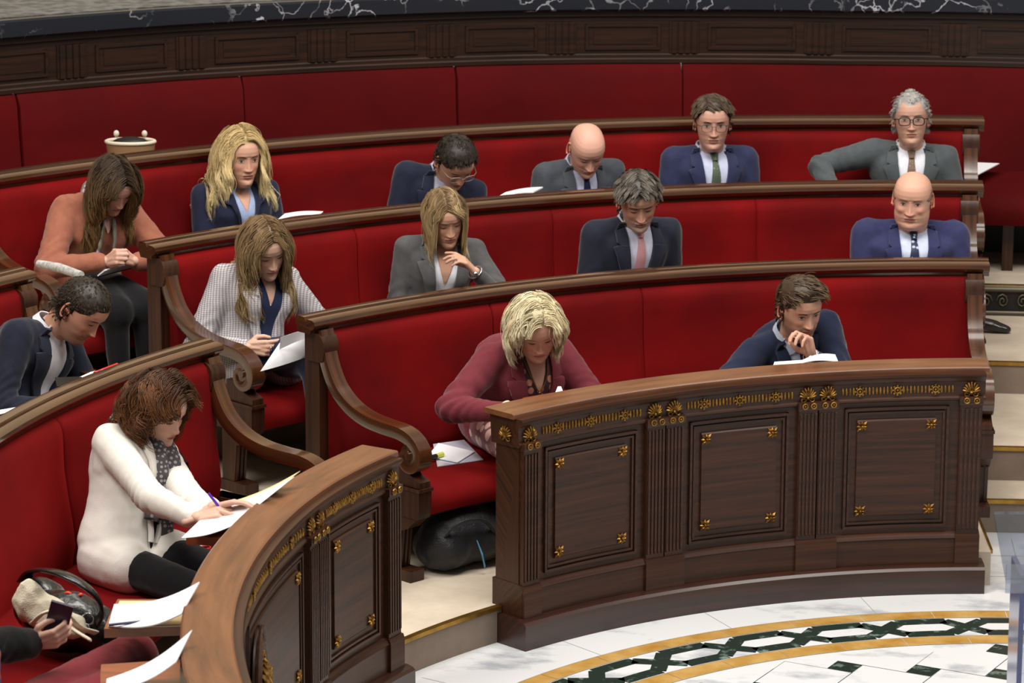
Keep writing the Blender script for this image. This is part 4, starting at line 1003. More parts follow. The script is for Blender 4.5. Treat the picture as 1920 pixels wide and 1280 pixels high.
    capsule(mb, hip-right*.07-up*.02, hip+right*.07-up*.02, .092, .092); ld = rot_about(np.array([0, 0, 1.]), math.radians(lg.get('yaw', 0))) @ bf
    for sg in (-1, 1):
        key = 'R' if sg > 0 else 'L'; hj = hip+right*sg*.085-up*.015
        Kn = hip+right*sg*lg['spread']+ld*lg['kf']+up*(fl+.46-hip[2]-.02); An = Kn+ld*.03-up*(Kn[2]-fl-.085)
        if key in lg:
            kx, ax2 = lg[key][:2]; Kn = hip+right*sg*kx[0]+ld*kx[1]+up*kx[2]; An = hip+right*sg*ax2[0]+ld*ax2[1]+up*ax2[2]
        if 'W'+key in lg: Kn = np.array(lg['W'+key]); An = Kn+ld*.04-up*(Kn[2]-fl-.085)
        capsule(mb, hj, Kn, .086*min(bulk, 1.1)*lg.get('tr', 1), .062*lg.get('tr', 1)); capsule(mb, Kn, An, .060, .046)
        if lg.get('skirt'): capsule(mb, hip+bf*.12, Kn, .12, .085)
        fd = nrm(ld-up*.12) if key not in lg else nrm(right*sg*lg[key][2][0]+ld*lg[key][2][1]+up*lg[key][2][2])
        ft = MB(); fts.append(ft); capsule(ft, An-fd*.03-up*.035, An+fd*.10-up*.045, .036, .036, 12, .8); capsule(ft, An+fd*.10-up*.045, An+fd*.16-up*.055, .038, .028, 12, .7)
    v, f, nn = remeshed(mb, .013, 4); v = v+nn*folds(v, .004, px[1]*.2)[:, None]; build((v, f), lg.get('name', 'trousers'), tm_, root, smooth=True)
    for ft in fts:
        v, f, nn = remeshed(ft, .009, 3); build((v, f), 'shoe', M('shoe_leather_'+'_'.join(map(str, lg['shoe'])), lg['shoe'], .25, coat=.5), root, smooth=True)
    return dict(root=root, H=H, HR=HR, Hc=Hc, hip=hip, N=N, TF=TF, patch=patch, J=J, hand=HND, BR=BR, right=right, bf=bf, rc=rc, tc=tc, ringband=ringband)
# ------------------------------------------------------------------ people
def dotted(name, c0, c1, sc, thr=.28, rough=.6):
    if name in MATS: return MATS[name]
    m = bpy.data.materials.new(name); m.use_nodes = True; N = m.node_tree.nodes; L = m.node_tree.links; b = N['Principled BSDF']; MATS[name] = m
    tc = N.new('ShaderNodeTexCoord'); vo = N.new('ShaderNodeTexVoronoi'); vo.inputs['Scale'].default_value = sc; vo.inputs['Randomness'].default_value = .25; L.new(tc.outputs['Object'], vo.inputs['Vector'])
    r = N.new('ShaderNodeMath'); r.operation = 'LESS_THAN'; r.inputs[1].default_value = thr; L.new(vo.outputs['Distance'], r.inputs[0])
    mx = N.new('ShaderNodeMix'); mx.data_type = 'RGBA'; L.new(r.outputs[0], mx.inputs[0]); mx.inputs[6].default_value = lin(c0); mx.inputs[7].default_value = lin(c1); L.new(mx.outputs[2], b.inputs['Base Color'])
    b.inputs['Roughness'].default_value = rough; return m
def plaid():
    m = bpy.data.materials.new('grey_check_wool'); m.use_nodes = True; N = m.node_tree.nodes; L = m.node_tree.links; b = N['Principled BSDF']
    tc = N.new('ShaderNodeTexCoord'); out = None
    for d, s in (('Z', 42), ('DIAGONAL', 26)):
        w_ = N.new('ShaderNodeTexWave'); w_.bands_direction = d if d != 'DIAGONAL' else 'X'; w_.inputs['Scale'].default_value = s; w_.inputs['Distortion'].default_value = 1.5; w_.inputs['Detail'].default_value = 3; L.new(tc.outputs['Object'], w_.inputs['Vector'])
        if out is None: out = w_.outputs['Fac']
        else:
            a = N.new('ShaderNodeMath'); a.operation = 'ADD'; L.new(out, a.inputs[0]); L.new(w_.outputs['Fac'], a.inputs[1]); out = a.outputs[0]
    r = N.new('ShaderNodeMapRange'); r.inputs[1].default_value = .4; r.inputs[2].default_value = 1.8; L.new(out, r.inputs[0])
    mx = N.new('ShaderNodeMix'); mx.data_type = 'RGBA'; L.new(r.outputs[0], mx.inputs[0]); mx.inputs[6].default_value = lin((132, 126, 132)); mx.inputs[7].default_value = lin((206, 202, 204)); L.new(mx.outputs[2], b.inputs['Base Color']); b.inputs['Roughness'].default_value = .9
    return m
navy = (38, 44, 68)
PP = {}
PP['young'] = person('person in navy suit resting chin on hand at the front desk', 1, (1500, 580), -.60, (26, 16, 4), byaw=8, hipaz=1.2,
    skin=(206, 152, 124), stubble=((90, 62, 46), .55), gaze='up', sz=1.03, brow=(52, 38, 28),
    hair=dict(style='quiff', col=(72, 56, 42), col2=(112, 92, 68), thick=.020, quiff=.014, len=.045, n=260, k=10, w=.0016, spread=.005, line=.082, dirx=-.5, gx=.001),
    cloth=dict(col=(30, 36, 60), shirt=(196, 204, 226), tie=1, tiemat=dotted('navy_dotted_silk', (26, 28, 66), (190, 190, 210), 70, .22), cuff=(230, 230, 238)),
    arms=dict(L=dict(px=(1521, 668, 3.05), pole=(.6, .2, -.9), hd=(-.30, 1.0, .15), th=(-.75, .2, -.6), curl=.62, idx=.75, ti=.5), R=dict(px=(1432, 712, 3.02), pole=(.8, -.2, -.5), shrug=.01, curl=.3)))
PP['maroon'] = person('person with short pale hair in maroon jacket at the long desk', 1, (1004, 618), -.55, (14, 30, 6), byaw=0, hipaz=.5, sex='f', bulk=1.15, shw=.88,
    skin=(212, 158, 132), gaze='down', sz=1.04, headp=dict(fat=.7, ws=1.02), lips=(176, 104, 96),
    hair=dict(style='bob', col=(226, 212, 172), col2=(240, 230, 198), thick=.022, len=.20, n=240, k=16, w=.0019, spread=.007, line=.09, part=-.012, vol=.022, wave=(.010, 40), fx0=.062, fx1=.066, open=1.0, grav=.30, pinch=.05),
    cloth=dict(kind='blazer', name='blazer', col=(112, 44, 54), undername='blouse', collar=False, vneck=(.11, .048), shirtmat=dotted('spotted_blouse', (66, 40, 52), (196, 130, 110), 28, .42), depth=.28, vw=.068, lapel=.062, loose=.004),
    arms=dict(R=dict(px=(950, 772, 3.14), pole=(1, -.3, -.5), curl=.4, hd=(.9, -.1, .3), th=(0, 1, 0)), L=dict(px=(1062, 752, 3.14), pole=(1, -.2, -.5), curl=.4)),
    legs=dict(mat=dotted('patterned_trousers', (120, 84, 84), (214, 176, 164), 16, .45), R=((.24, .44, .0), (.24, .46, -.30), (0, 1, -.1))))
PP['baldblue'] = person('person with balding head in royal blue suit at the second bench', 2, (1711, 376), -.33, (-6, 8, -2), byaw=0, bulk=1.2, shw=1.04,
    skin=(216, 158, 132), gaze='narrow', sz=1.05, headp=dict(fat=.9, ws=1.05, jaw=1.14, neckw=1.2), brow=(150, 116, 98),
    hair=dict(style='back', col=(150, 124, 108), thick=.002, len=.006, n=60, k=6, w=.0008, bald=.055, line=.06, under=.35, edge=.01, cap_only=True),
    cloth=dict(col=(50, 53, 92), shirt=(206, 216, 240), tie=1, tiemat=dotted('blue_dotted_silk', (32, 42, 78), (176, 190, 214), 46, .34), depth=.36, vw=.066),
    arms=dict(R=dict(w=(.16, .28, .12)), L=dict(w=(.16, .28, .12))))
PP['pinktie'] = person('person with grey swept hair and short grey beard wearing a pink tie', 2, (1196, 378), -.45, (10, 24, 4), byaw=4, skin=(196, 142, 114), gaze='down', sz=1.06, stubble=((190, 180, 172), .5), brow=(50, 42, 36),
    hair=dict(style='side', col=(74, 66, 60), col2=(142, 134, 124), thick=.013, len=.045, n=400, k=10, w=.0016, spread=.005, line=.078, part=.004),
    cloth=dict(col=(38, 42, 58), shirt=(214, 216, 238), tie=1, tiemat=dotted('dusty_pink_silk', (196, 140, 148), (206, 156, 162), 150, .3), depth=.36, vw=.062),
    arms=dict(R=dict(w=(.16, .30, .12)), L=dict(w=(.18, .26, .12))))
PP['greyw'] = person('person with straight blonde hair in grey blazer touching the collar, seated on the second bench', 2, (835, 410), -.40, (16, 20, 6), byaw=-12, sex='f', skin=(206, 152, 122), gaze='down', sz=1.0, lips=(176, 106, 98),
    hair=dict(style='long', col=(146, 120, 86), col2=(216, 190, 142), thick=.012, len=.23, n=220, k=16, w=.0016, spread=.006, line=.088, part=.012, vol=.008, grav=.5, pinch=.05, jit=.012, tips=.6),
    cloth=dict(kind='blazer', name='blazer', col=(88, 88, 90), undername='top', collar=False, vneck=(.165, .05), shirt=(232, 234, 242), depth=.36, vw=.060),
    arms=dict(L=dict(px=(893, 512, 4.30), pole=(.7, 0, -.9), hd=(-.62, .72, .2), th=(-.5, .6, -.3), curl=.38, idx=.28), R=dict(w=(.16, .26, .12))))
PP['plaid'] = person('person with long wavy hair in pale checked blazer reading papers', 2, (497, 466), -.38, (24, 26, 8), byaw=-4, hipaz=-.3, sex='f', skin=(218, 168, 142), gaze='down', sz=1.05, lips=(186, 116, 108), bow=.02,
    hair=dict(style='long', col=(132, 106, 76), col2=(186, 160, 116), thick=.012, len=.34, n=230, k=16, w=.0016, spread=.007, line=.088, part=0, vol=.008, wave=(.013, 32), grav=.45, pinch=.05, tips=.7, stray=.14),
    cloth=dict(kind='blazer', name='blazer', mat=plaid(), col=(190, 186, 190), undername='blouse', collar=False, vneck=(.13, .040), shirt=(34, 44, 76), depth=.38, vw=.068, skirted=True),
    arms=dict(R=dict(px=(462, 650, 4.36), pole=(.6, -.6, -.8), hd=(.98, -.02, .25), th=(.2, .95, .0), curl=.45, idx=.35), L=dict(px=(602, 655, 4.30), pole=(.8, -.2, -.6), hd=(-.3, .1, .9), curl=.5)),
    legs=dict(col=(28, 38, 66), L=((.06, .42, .04), (.04, .52, -.34), (0, 1, -.3)), R=((-.02, .42, .12), (-.26, .50, -.18), (-.1, 1, -.6))))
PP['blonde'] = person('person with voluminous long blonde hair in navy cardigan over pale blue collar', 3, (452, 298), -.30, (22, 4, 0), byaw=-8, sex='f', skin=(208, 152, 124), gaze='open', sz=1.04, lips=(170, 100, 92), brow=(110, 84, 60),
    hair=dict(style='long', col=(206, 178, 124), col2=(238, 218, 168), thick=.016, len=.30, n=240, k=18, w=.0018, spread=.009, line=.088, part=.006, vol=.018, wave=(.018, 34), grav=.36, pinch=.02, tips=.8, stray=.14),
    cloth=dict(kind='blazer', name='cardigan', col=(34, 38, 62), shirt=(160, 178, 216), vneck=(.10, .04), depth=.26, vw=.050, lapel=.004), arms=dict(R=dict(w=(.14, .26, .12)), L=dict(w=(.14, .26, .12))))
PP['glasses'] = person('person with short dark hair and glasses, head bowed, on the third bench', 3, (853, 304), -.50, (26, 42, 4), byaw=-8, skin=(206, 148, 118), gaze='down', sz=1.02, hipaz=-1.0,
    hair=dict(style='forward', col=(44, 38, 34), col2=(72, 62, 54), thick=.010, len=.022, n=600, k=9, w=.0011, spread=.004, jit=.01, line=.080),
    cloth=dict(col=(33, 37, 58), shirt=(200, 206, 228), depth=.33), glasses=dict(mat=M('clear_grey_frame', (150, 140, 130), .3), size=(.025, .018), r=.0017),
    arms=dict(R=dict(w=(.18, .32, .12)), L=dict(w=(.16, .32, .12))))
PP['baldgrey'] = person('person with bald head in charcoal suit looking down, on the third bench', 3, (1100, 281), -.46, (14, 34, 2), byaw=4, skin=(220, 160, 138), gaze='down', sz=1.03, brow=(176, 150, 130),
    hair=dict(style='back', col=(186, 160, 142), thick=.002, len=.006, n=40, k=4, w=.0007, bald=.03, line=.06, under=.12, edge=.01, cap_only=True),
    cloth=dict(col=(72, 76, 84), shirt=(196, 200, 228), tie=1, tiemat=fabric('navy_silk', (30, 34, 74), rough=.5)), arms=dict(R=dict(w=(.18, .30, .12)), L=dict(w=(.16, .30, .12))))
PP['blueglass'] = person('person with side-parted brown hair and round glasses in blue suit, facing forward', 3, (1336, 233), -.32, (4, 4, 0), byaw=2, skin=(206, 150, 128), gaze='open', sz=1.03, bulk=1.04,
    hair=dict(style='side', col=(76, 62, 50), col2=(112, 94, 76), thick=.012, len=.04, n=340, k=9, w=.0014, spread=.005, line=.086, part=.032),
    cloth=dict(col=(46, 50, 82), shirt=(200, 206, 234), tie=1, tiemat=dotted('green_dotted_silk', (72, 86, 68), (130, 140, 110), 60, .25), depth=.36, vw=.064, tw=1.1), glasses=dict(mat=M('dark_frame', (50, 44, 42), .3), size=(.024, .017), r=.0014),
    arms=dict(R=dict(w=(.18, .26, .12)), L=dict(w=(.18, .26, .12))))
PP['greyh'] = person('person with white hair and dark glasses in grey suit, elbow out', 3, (1708, 226), -.30, (2, -4, 2), byaw=-2, skin=(200, 148, 124), gaze='open', sz=1.03, brow=(120, 108, 100), headp=dict(ws=.98),
    hair=dict(style='back', col=(176, 174, 172), col2=(214, 212, 208), thick=.006, len=.022, jit=.01, n=340, k=9, w=.0013, spread=.005, line=.080, recede=.6),
    cloth=dict(col=(78, 84, 88), shirt=(228, 230, 240), tie=1, tiemat=dotted('brown_dotted_silk', (112, 88, 74), (150, 128, 110), 90, .3), depth=.36, vw=.066, tw=.85), glasses=dict(mat=M('black_frame', (24, 22, 24), .3), size=(.0255, .018), r=.0026),
    arms=dict(R=dict(px=(1570, 372, 5.18), pole=(.9, -.45, .25), shrug=.025), L=dict(w=(.20, .24, .12), pole=(.3, -.4, -.9))), legs=dict(L=((.22, .38, .0), (.31, .10, -.385), (1, .15, -.08))))
PP['rust'] = person('person with long brown hair in loose rust blouse on third bench', 3, (211, 348), -.48, (32, 40, 4), byaw=-6, hipaz=-.3, sex='f', skin=(214, 160, 138), gaze='down', sz=1.03, lips=(180, 110, 104),
    hair=dict(style='long', col=(62, 48, 38), col2=(156, 124, 80), thick=.012, len=.36, n=240, k=16, w=.0017, spread=.008, line=.088, part=0, vol=.008, wave=(.014, 28), grav=.45, pinch=.05, tips=.8, stray=.12),
    cloth=dict(kind='blouse', name='blouse', col=(160, 100, 80), vneck=(.10, .045), loose=.012, fold=.009, cut=.03), legs=dict(col=(20, 20, 24), skirt=1, spread=.07, name='skirt'),
    arms=dict(R=dict(px=(200, 490, 5.28), pole=(1, -.1, -.7), hd=(.5, .35, .6), th=(.2, .9, -.1), curl=.95, ti=.7), L=dict(px=(252, 490, 5.24), pole=(1, .1, -.6), hd=(-.5, .35, .6), th=(-.2, .9, -.1), curl=.95, ti=.7)))
PP['man13'] = person('person in dark suit and open white shirt, head bowed, at the left edge', 2, (150, 582), -.50, (58, 40, -6), byaw=6, hipaz=-2.0, skin=(206, 146, 118), gaze='down', sz=1.05, stubble=((110, 76, 60), .45), bow=.06,
    hair=dict(style='forward', col=(52, 44, 38), col2=(80, 68, 58), thick=.006, len=.014, n=700, k=8, w=.0009, spread=.003, jit=.01, line=.078),
    cloth=dict(col=(30, 34, 50), shirt=(226, 226, 234), depth=.36, vw=.066), arms=dict(R=dict(w=(.14, .34, .10), pole=(.5, -.2, -.8)), L=dict(w=(.12, .36, .10), pole=(.5, -.2, -.8))))
PP['white'] = person('person with curly auburn hair in white jacket and grey scarf writing at the left desk', 1, (296, 770), -.45, (55, 24, 6), byaw=-22, hipaz=-2.4, hipdr=-.37, sex='f', shw=.80, skin=(218, 166, 142), gaze='down', sz=1.04, lips=(176, 84, 80), bow=.0,
    hair=dict(style='curly', col=(64, 38, 22), col2=(122, 76, 42), thick=.020, len=.22, n=420, k=12, w=.0014, spread=.008, line=.084, part=-.01, vol=.028, wave=(.019, 75), grav=.20, tips=1.0, stray=.3, jit=.08, m=26, ymax=.025, open=1.15, capc=.5, cv=.5),
    cloth=dict(kind='blazer', name='jacket', undername='black_top', collar=False, shirt=(20, 20, 24), depth=.42, vw=.056, lapel=.02, col=(226, 222, 216), mat=M('white_crepe', (226, 222, 216), .8, (220, 215, 208), (9, 9, 9), 3, bump=.1, bscale=240, spec=.2), loose=.006, skirted=True, cut=.03), legs=dict(col=(20, 20, 24), kf=.52),
    arms=dict(R=dict(pz=(366, 972, .865), pole=(.15, -.35, -1), hd=(.86, .30, .0), th=(.3, .5, -.8), curl=.5, ti=.5), L=dict(pz=(396, 952, .89), pole=(.3, -.3, -.9), hd=(.80, .25, .1), th=(.1, .3, .9), curl=.25)))
PP['phone'] = person('person in black sweater and maroon trousers holding a phone, cut off by the left edge', 1, (-95, 1035), -.42, (72, 24, 0), byaw=-8, hipaz=-8, sex='f', skin=(222, 170, 146), gaze='down', sz=1.05, bulk=1.1,
    hair=dict(style='long', col=(50, 40, 34), len=.26, n=90, k=10, w=.002, spread=.008),
    cloth=dict(kind='blouse', name='sweater', col=(18, 18, 20), loose=.022), legs=dict(tr=1.35, col=(118, 34, 42), WR=hitz((225, 1292), .62), WL=hitz((252, 1232), .61)),
    arms=dict(R=dict(pz=(58, 1205, .80), pole=(.5, -.5, -.8), hd=(.95, .25, .2), th=(-.1, .9, .3), curl=.55, ti=.2), L=dict(w=(.10, .22, .10), pole=(.8, -.2, -.6))))
# ------------------------------------------------------------------ papers, bags and small things
def W3(x, y, z): return np.array(hitz((x, y), z))
def WC(x, y, R): return np.array(hitcyl((x, y), R))
def textmat():
    m = bpy.data.materials.new('printed_paper'); m.use_nodes = True; N = m.node_tree.nodes; L = m.node_tree.links; b = N['Principled BSDF']
    a = N.new('ShaderNodeAttribute'); a.attribute_name = 'guv'; mp = N.new('ShaderNodeMapping'); mp.inputs['Scale'].default_value = (9, 34, 1); L.new(a.outputs['Vector'], mp.inputs[0])
    br = N.new('ShaderNodeTexBrick'); br.inputs['Scale'].default_value = 1; br.inputs['Mortar Size'].default_value = .28; br.inputs['Brick Width'].default_value = .9; br.inputs['Row Height'].default_value = .8
    br.inputs['Color1'].default_value = lin((198, 199, 206)); br.inputs['Color2'].default_value = lin((212, 213, 218)); br.inputs['Mortar'].default_value = lin((236, 237, 242)); L.new(mp.outputs[0], br.inputs['Vector'])
    L.new(br.outputs['Color'], b.inputs['Base Color']); b.inputs['Roughness'].default_value = .75; return m
printed = textmat()
def sheet(name, c00, c10, c11, c01, mat, label=None, cat='paper', sag=0.0, curl=0.0, group=None, parent=None, thick=.0012, nu=12, nv=8):
    """a sheet with real thickness: corners, sag between them, curl lifting the far end"""
    c = [np.array(q, float) for q in (c00, c10, c11, c01)]; V = []; G = []
    n = nrm(np.cross(c[1]-c[0], c[3]-c[0])); n = n if n[2] > 0 else -n
    for s_ in (0, -thick):
        for j in range(nv+1):
            for i in range(nu+1):
                u, v = i/nu, j/nv; p = c[0]*(1-u)*(1-v)+c[1]*u*(1-v)+c[2]*u*v+c[3]*(1-u)*v
                V.append(p+n*(s_-sag*math.sin(PI*u)+curl*u*u*(1-.3*v))); G.append((u, v, 0))
    w = nu+1; m = (nu+1)*(nv+1); F = []
    for j in range(nv):
        for i in range(nu): a = j*w+i; F.append((a, a+1, a+w+1, a+w)); F.append((m+a, m+a+w, m+a+w+1, m+a+1))
    for i in range(nu): F.append((i, m+i, m+i+1, i+1)); a = nv*w+i; F.append((a, a+1, m+a+1, m+a))
    for j in range(nv): a = j*w; F.append((a, a+w, m+a+w, m+a)); a = j*w+nu; F.append((a, m+a, m+a+w, a+w))
    mb = MB(); mb.add(V, F, G)
    return build(mb, name, mat, parent, smooth=40, label=label, cat=None if parent is not None else cat, group=group)
manila = M('manila_card', (222, 196, 146), .7); red_card = M('red_card', (190, 24, 28), .5); black_l = M('black_leather', (20, 20, 22), .3, coat=.4, bump=.2, bscale=90)
canvas = M('cream_canvas', (226, 218, 196), .9, (208, 198, 174), (20, 20, 20), 4, bump=.3, bscale=200)
nylon = M('black_nylon', (16, 18, 22), .55, (24, 26, 32), (30, 30, 30), 3, bump=.3, bscale=120, sheen=.2)
silver = M('silver', (190, 190, 195), .2, metal=.95); red_pl = M('red_plastic', (214, 22, 26), .3, coat=.3)
# writing shelves hinged behind the desk and the rails
def shelf(par, r0, r1, a0, a1, z):
    mb = MB(); mb.pbox(r0, r1, a0, a1, z-.03, z, 4, grain='xy'); return build(mb, 'writing_shelf', wood_shelf, par)
shelf(D2, 2.86, 3.115, -106.3, -100.8, .815); shelf(D2, 2.86, 3.10, -119.5, -112.5, .815); shelf(D2, 2.86, 3.045, -88.7, -83.0, .835)
shelf(D1, 2.86, 3.10, -28.0, -20.0, .835); shelf(D1, 2.86, 3.10, -46.5, -39.5, .835)
def PZ(r, a, z): return np.array(P(r, a, z))
z0 = .8165
sheet('folder', PZ(3.105, -106.0, z0), PZ(2.88, -106.0, z0), PZ(2.88, -101.2, z0), PZ(3.105, -101.2, z0), manila, 'beige card folder on the wooden writing shelf at the left desk, under a pen', 'folder', thick=.004)
sheet('paper', W3(203, 1172, .822), W3(340, 1150, .90), W3(374, 1090, .955), W3(214, 1132, .822), printed, 'curled white printed papers on the writing shelf, above the lying pen', curl=.0, sag=.022, thick=.004)
sheet('paper', W3(198, 1292, .84), W3(330, 1240, .90), W3(360, 1180, .965), W3(200, 1272, .822), printed, 'curled white printed paper at the bottom edge of the photo, on the nearest shelf', sag=.02, thick=.003)
pen = empty('pen', W3(250, 1166, .832), 'dark blue ballpoint pen lying across papers on the left writing shelf', 'pen')
mb = MB(); mb.tube([W3(204, 1171, .832), W3(272, 1164, .834)], .0045, 10); build(mb, 'barrel', M('pen_blue', (40, 44, 84), .35), pen)
mb = MB(); mb.tube([W3(272, 1164, .834), W3(290, 1162, .834), W3(298, 1161, .833)], [.0045, .004, .0012], 10); build(mb, 'tip', silver, pen)
# notes under the writing hands
sheet('folder', W3(352, 1004, .858), W3(452, 972, .862), W3(563, 882, .975), W3(420, 944, .862), manila, 'open pale folder propped on the left desk under the writing hands', 'folder', sag=.012, thick=.003)
sheet('paper', W3(340, 1008, .864), W3(436, 985, .868), W3(552, 893, .972), W3(392, 958, .868), paper, 'white sheet under the writing hands of the person in white jacket', sag=.010, thick=.002)
sheet('folder', W3(336, 1042, .60), W3(388, 1042, .60), W3(402, 1018, .60), W3(342, 1020, .60), red_card, 'red folder lying on black trousers below the left desk', 'folder', thick=.006)
sheet('paper', W3(368, 1024, .612), W3(404, 1022, .612), W3(412, 1004, .612), W3(372, 1008, .612), paper, 'small white paper lying on the red folder below the left desk')
eg = empty('eyeglasses', W3(365, 1030, .615), 'red framed eyeglasses lying folded on the red folder', 'glasses'); mb = MB()
cx = W3(358, 1030, .618); cy = W3(384, 1026, .618); dd = nrm(cy-cx); ee = np.cross([0, 0, 1], dd)
for c in (cx, cy): mb.tube([c+dd*.022*math.cos(u)+ee*.017*math.sin(u) for u in np.linspace(0, 2*PI, 17)], .0024, 6, caps=False)
mb.tube([cx+dd*.022, (cx+cy)/2+ee*.006, cy-dd*.022], .0024, 6); mb.tube([cx-dd*.022, cx-dd*.02+ee*.07, cx+dd*.02+ee*.09], .0022, 6); mb.tube([cy+dd*.022, cy+dd*.02+ee*.07, cy-dd*.02+ee*.09], .0022, 6)
build(mb, 'frame', red_pl, eg, smooth=True)
# pen held by the person in white
w_ = PP['white']['hand']['R']; g = w_[4]+np.array([0, 0, .012]); pr = empty('pen', g, 'purple pen held in the right hand of the person in white jacket', 'pen')
tip = g+w_[1]*.03-np.array([0, 0, .035]); top = g-w_[1]*.045+np.array([0, 0, .085]); mb = MB(); mb.tube([tip+(top-tip)*.12, top], .0048, 10); build(mb, 'barrel', M('purple_plastic', (96, 50, 180), .3), pr)
mb = MB(); mb.tube([tip, tip+(top-tip)*.12], [.001, .0045], 10); build(mb, 'tip', silver, pr)
# second bench: papers read by the person in the checked blazer
sheet('paper', W3(488, 696, .87), W3(588, 664, .90), W3(592, 614, 1.02), W3(526, 640, .96), printed, 'white printed sheets held open by the person in checked blazer', sag=.012, thick=.002)
sheet('paper', W3(524, 655, .935), W3(574, 634, 1.0), W3(591, 614, 1.05), W3(526, 632, .99), M('grey_paper', (208, 208, 218), .7), 'top sheet folded up over the printed sheets held by checked blazer person', sag=-.012, thick=.0015)
# third bench, left end
nb = sheet('notebook', W3(182, 516, 1.02), W3(274, 492, 1.02), W3(272, 484, 1.06), W3(196, 505, 1.05), paper, 'open notepad on the lap of the person in rust blouse', 'notebook', thick=.006)
sheet('cover', W3(180, 519, 1.008), W3(275, 495, 1.008), W3(273, 486, 1.05), W3(192, 507, 1.04), black_m, 'black notepad cover', parent=nb, thick=.004)
mb = MB(); mb.tube([W3(72, 494, 1.10), W3(112, 502, 1.10), W3(152, 516, 1.09)], [.016, .020, .018], 14); build(mb, 'newspaper', M('newsprint', (206, 204, 200), .8, (150, 150, 150), (60, 60, 60), 4), None, smooth=50, label='rolled newspaper lying on the armrest of the third bench', cat='newspaper')
# left edge, second bench of the left block
sh4 = MB(); sh4.pbox(3.88, 4.10, -70.5, -66.5, .985, 1.003, 3, grain='xy'); build(sh4, 'writing_shelf', wood_shelf, bpy.data.objects['bench.003'])
sheet('paper', W3(128, 716, 1.01), W3(176, 706, 1.01), W3(212, 688, 1.02), W3(170, 697, 1.02), paper, 'white paper behind the left bench rail beside the red pencil', thick=.003)
mb = MB(); mb.tube([W3(178, 700, 1.03), W3(220, 684, 1.04)], .009, 8); build(mb, 'pencil_case', red_pl, None, smooth=True, label='thin red case on the papers behind the left bench rail', cat='case')
mb = MB(); a_ = W3(112, 722, 1.01); b_ = W3(148, 712, 1.01); mb.box((a_+b_)/2, (.10, .14, .010), rot=np.array(Matrix.Rotation(math.radians(20), 3, 'Z'))); build(mb, 'tablet', black_m, None, label='black tablet in front of the person in dark suit at left edge', cat='tablet')
sheet('paper', W3(-6, 778, 1.0), W3(22, 770, 1.0), W3(36, 762, 1.0), W3(0, 768, 1.0), paper, 'white paper corner behind the bench rail at the far left edge')
# papers showing above the rails
sheet('paper', WC(522, 410, 4.95), WC(600, 401, 4.93), WC(606, 396, 5.05), WC(534, 400, 5.08), paper, 'white sheets behind the second rail beside the blonde person in navy', sag=-.006, thick=.003)
sheet('paper', WC(934, 368, 4.95), WC(1000, 359, 4.95), WC(1018, 350, 5.1), WC(948, 360, 5.1), paper, 'white pad behind the second rail beside the bald person in charcoal', sag=-.006, thick=.006)
# young man's papers on the desk edge
sheet('paper', WC(1450, 684, 2.88), WC(1512, 682, 2.86), WC(1512, 674, 2.98), WC(1452, 678, 3.0), paper, 'flat white sheet on the long desk left of the curled sheet')
sheet('paper', WC(1490, 684, 2.87), WC(1572, 678, 2.86), WC(1566, 664, 2.98), WC(1505, 674, 3.0), M('grey_paper', (208, 208, 218), .7), 'curled white sheet on the long desk below the resting chin', sag=-.012, thick=.002)
sheet('paper', WC(1040, 738, 2.92), WC(1056, 735, 2.92), WC(1052, 724, 3.0), WC(1046, 724, 3.0), paper, 'small folded white paper behind the desk in front of maroon jacket')
# plastic sleeve on the seat
ps = sheet('plastic_sleeve', W3(820, 874, .518), W3(906, 861, .518), W3(870, 824, .518), W3(812, 832, .518), M('clear_plastic', (205, 205, 222), .15, coat=.6), 'clear plastic sleeve of papers on the red seat by the armrest', 'sleeve', thick=.003)
sheet('papers', W3(801, 855, .524), W3(858, 866, .524), W3(890, 846, .524), W3(822, 830, .524), paper, 'white torn sheets', parent=ps, thick=.003)
mk = empty('marker', W3(812, 854, .53), 'short yellow and black highlighter on the plastic sleeve', 'marker')
mb = MB(); mb.tube([W3(806, 858, .534), W3(818, 855, .534)], .010, 10); build(mb, 'cap', black_m, mk); mb = MB(); mb.tube([W3(818, 855, .534), W3(830, 851, .534)], .010, 10); build(mb, 'barrel', M('yellow_plastic', (214, 224, 90), .4), mk)
# papers on the wall seat at the right
sheet('paper', WC(1806, 325, 6.15), WC(1832, 328, 6.12), WC(1874, 306, 6.45), WC(1806, 303, 6.5), paper, 'white papers on the wall bench seat at the right edge', thick=.004)
# ------------------------------------------------------------------ bags
def blob(parts, voxel=.012, sm=4, amp=.006, seed=0):
    mb = MB()
    for c, r, rot in parts: mb.ell(c, r, rot, 20)
    v, f, nn = remeshed(mb, voxel, sm); return v+nn*folds(v*1.3, amp, seed)[:, None], f
c = PZ(3.28, -49.6, .14); t = math.radians(-49.6); er = np.array([math.sin(t), math.cos(t), 0]); ea = np.array([math.cos(t), -math.sin(t), 0]); RB = np.column_stack([ea, er, [0, 0, 1]])
bag = empty('duffel_bag', c, 'black nylon duffel bag on the floor under the red seat behind the long desk', 'bag')
v, f = blob([(c+np.array([0, 0, .13]), (.20, .12, .13), RB), (c+ea*.08+np.array([0, 0, .11]), (.16, .13, .11), RB), (c-ea*.09+np.array([0, 0, .10]), (.12, .13, .10), RB)], amp=.012); build((v, f), 'bag_body', nylon, bag, smooth=True)
mb = MB(); mb.tube(catmull([c-ea*.14-er*.06+np.array([0, 0, .14]), c-ea*.10-er*.12+np.array([0, 0, .22]), c+ea*.02-er*.125+np.array([0, 0, .21]), c+ea*.10-er*.11+np.array([0, 0, .13])], 5), .011, 6, sq=.4); build(mb, 'handle', nylon, bag, smooth=True)
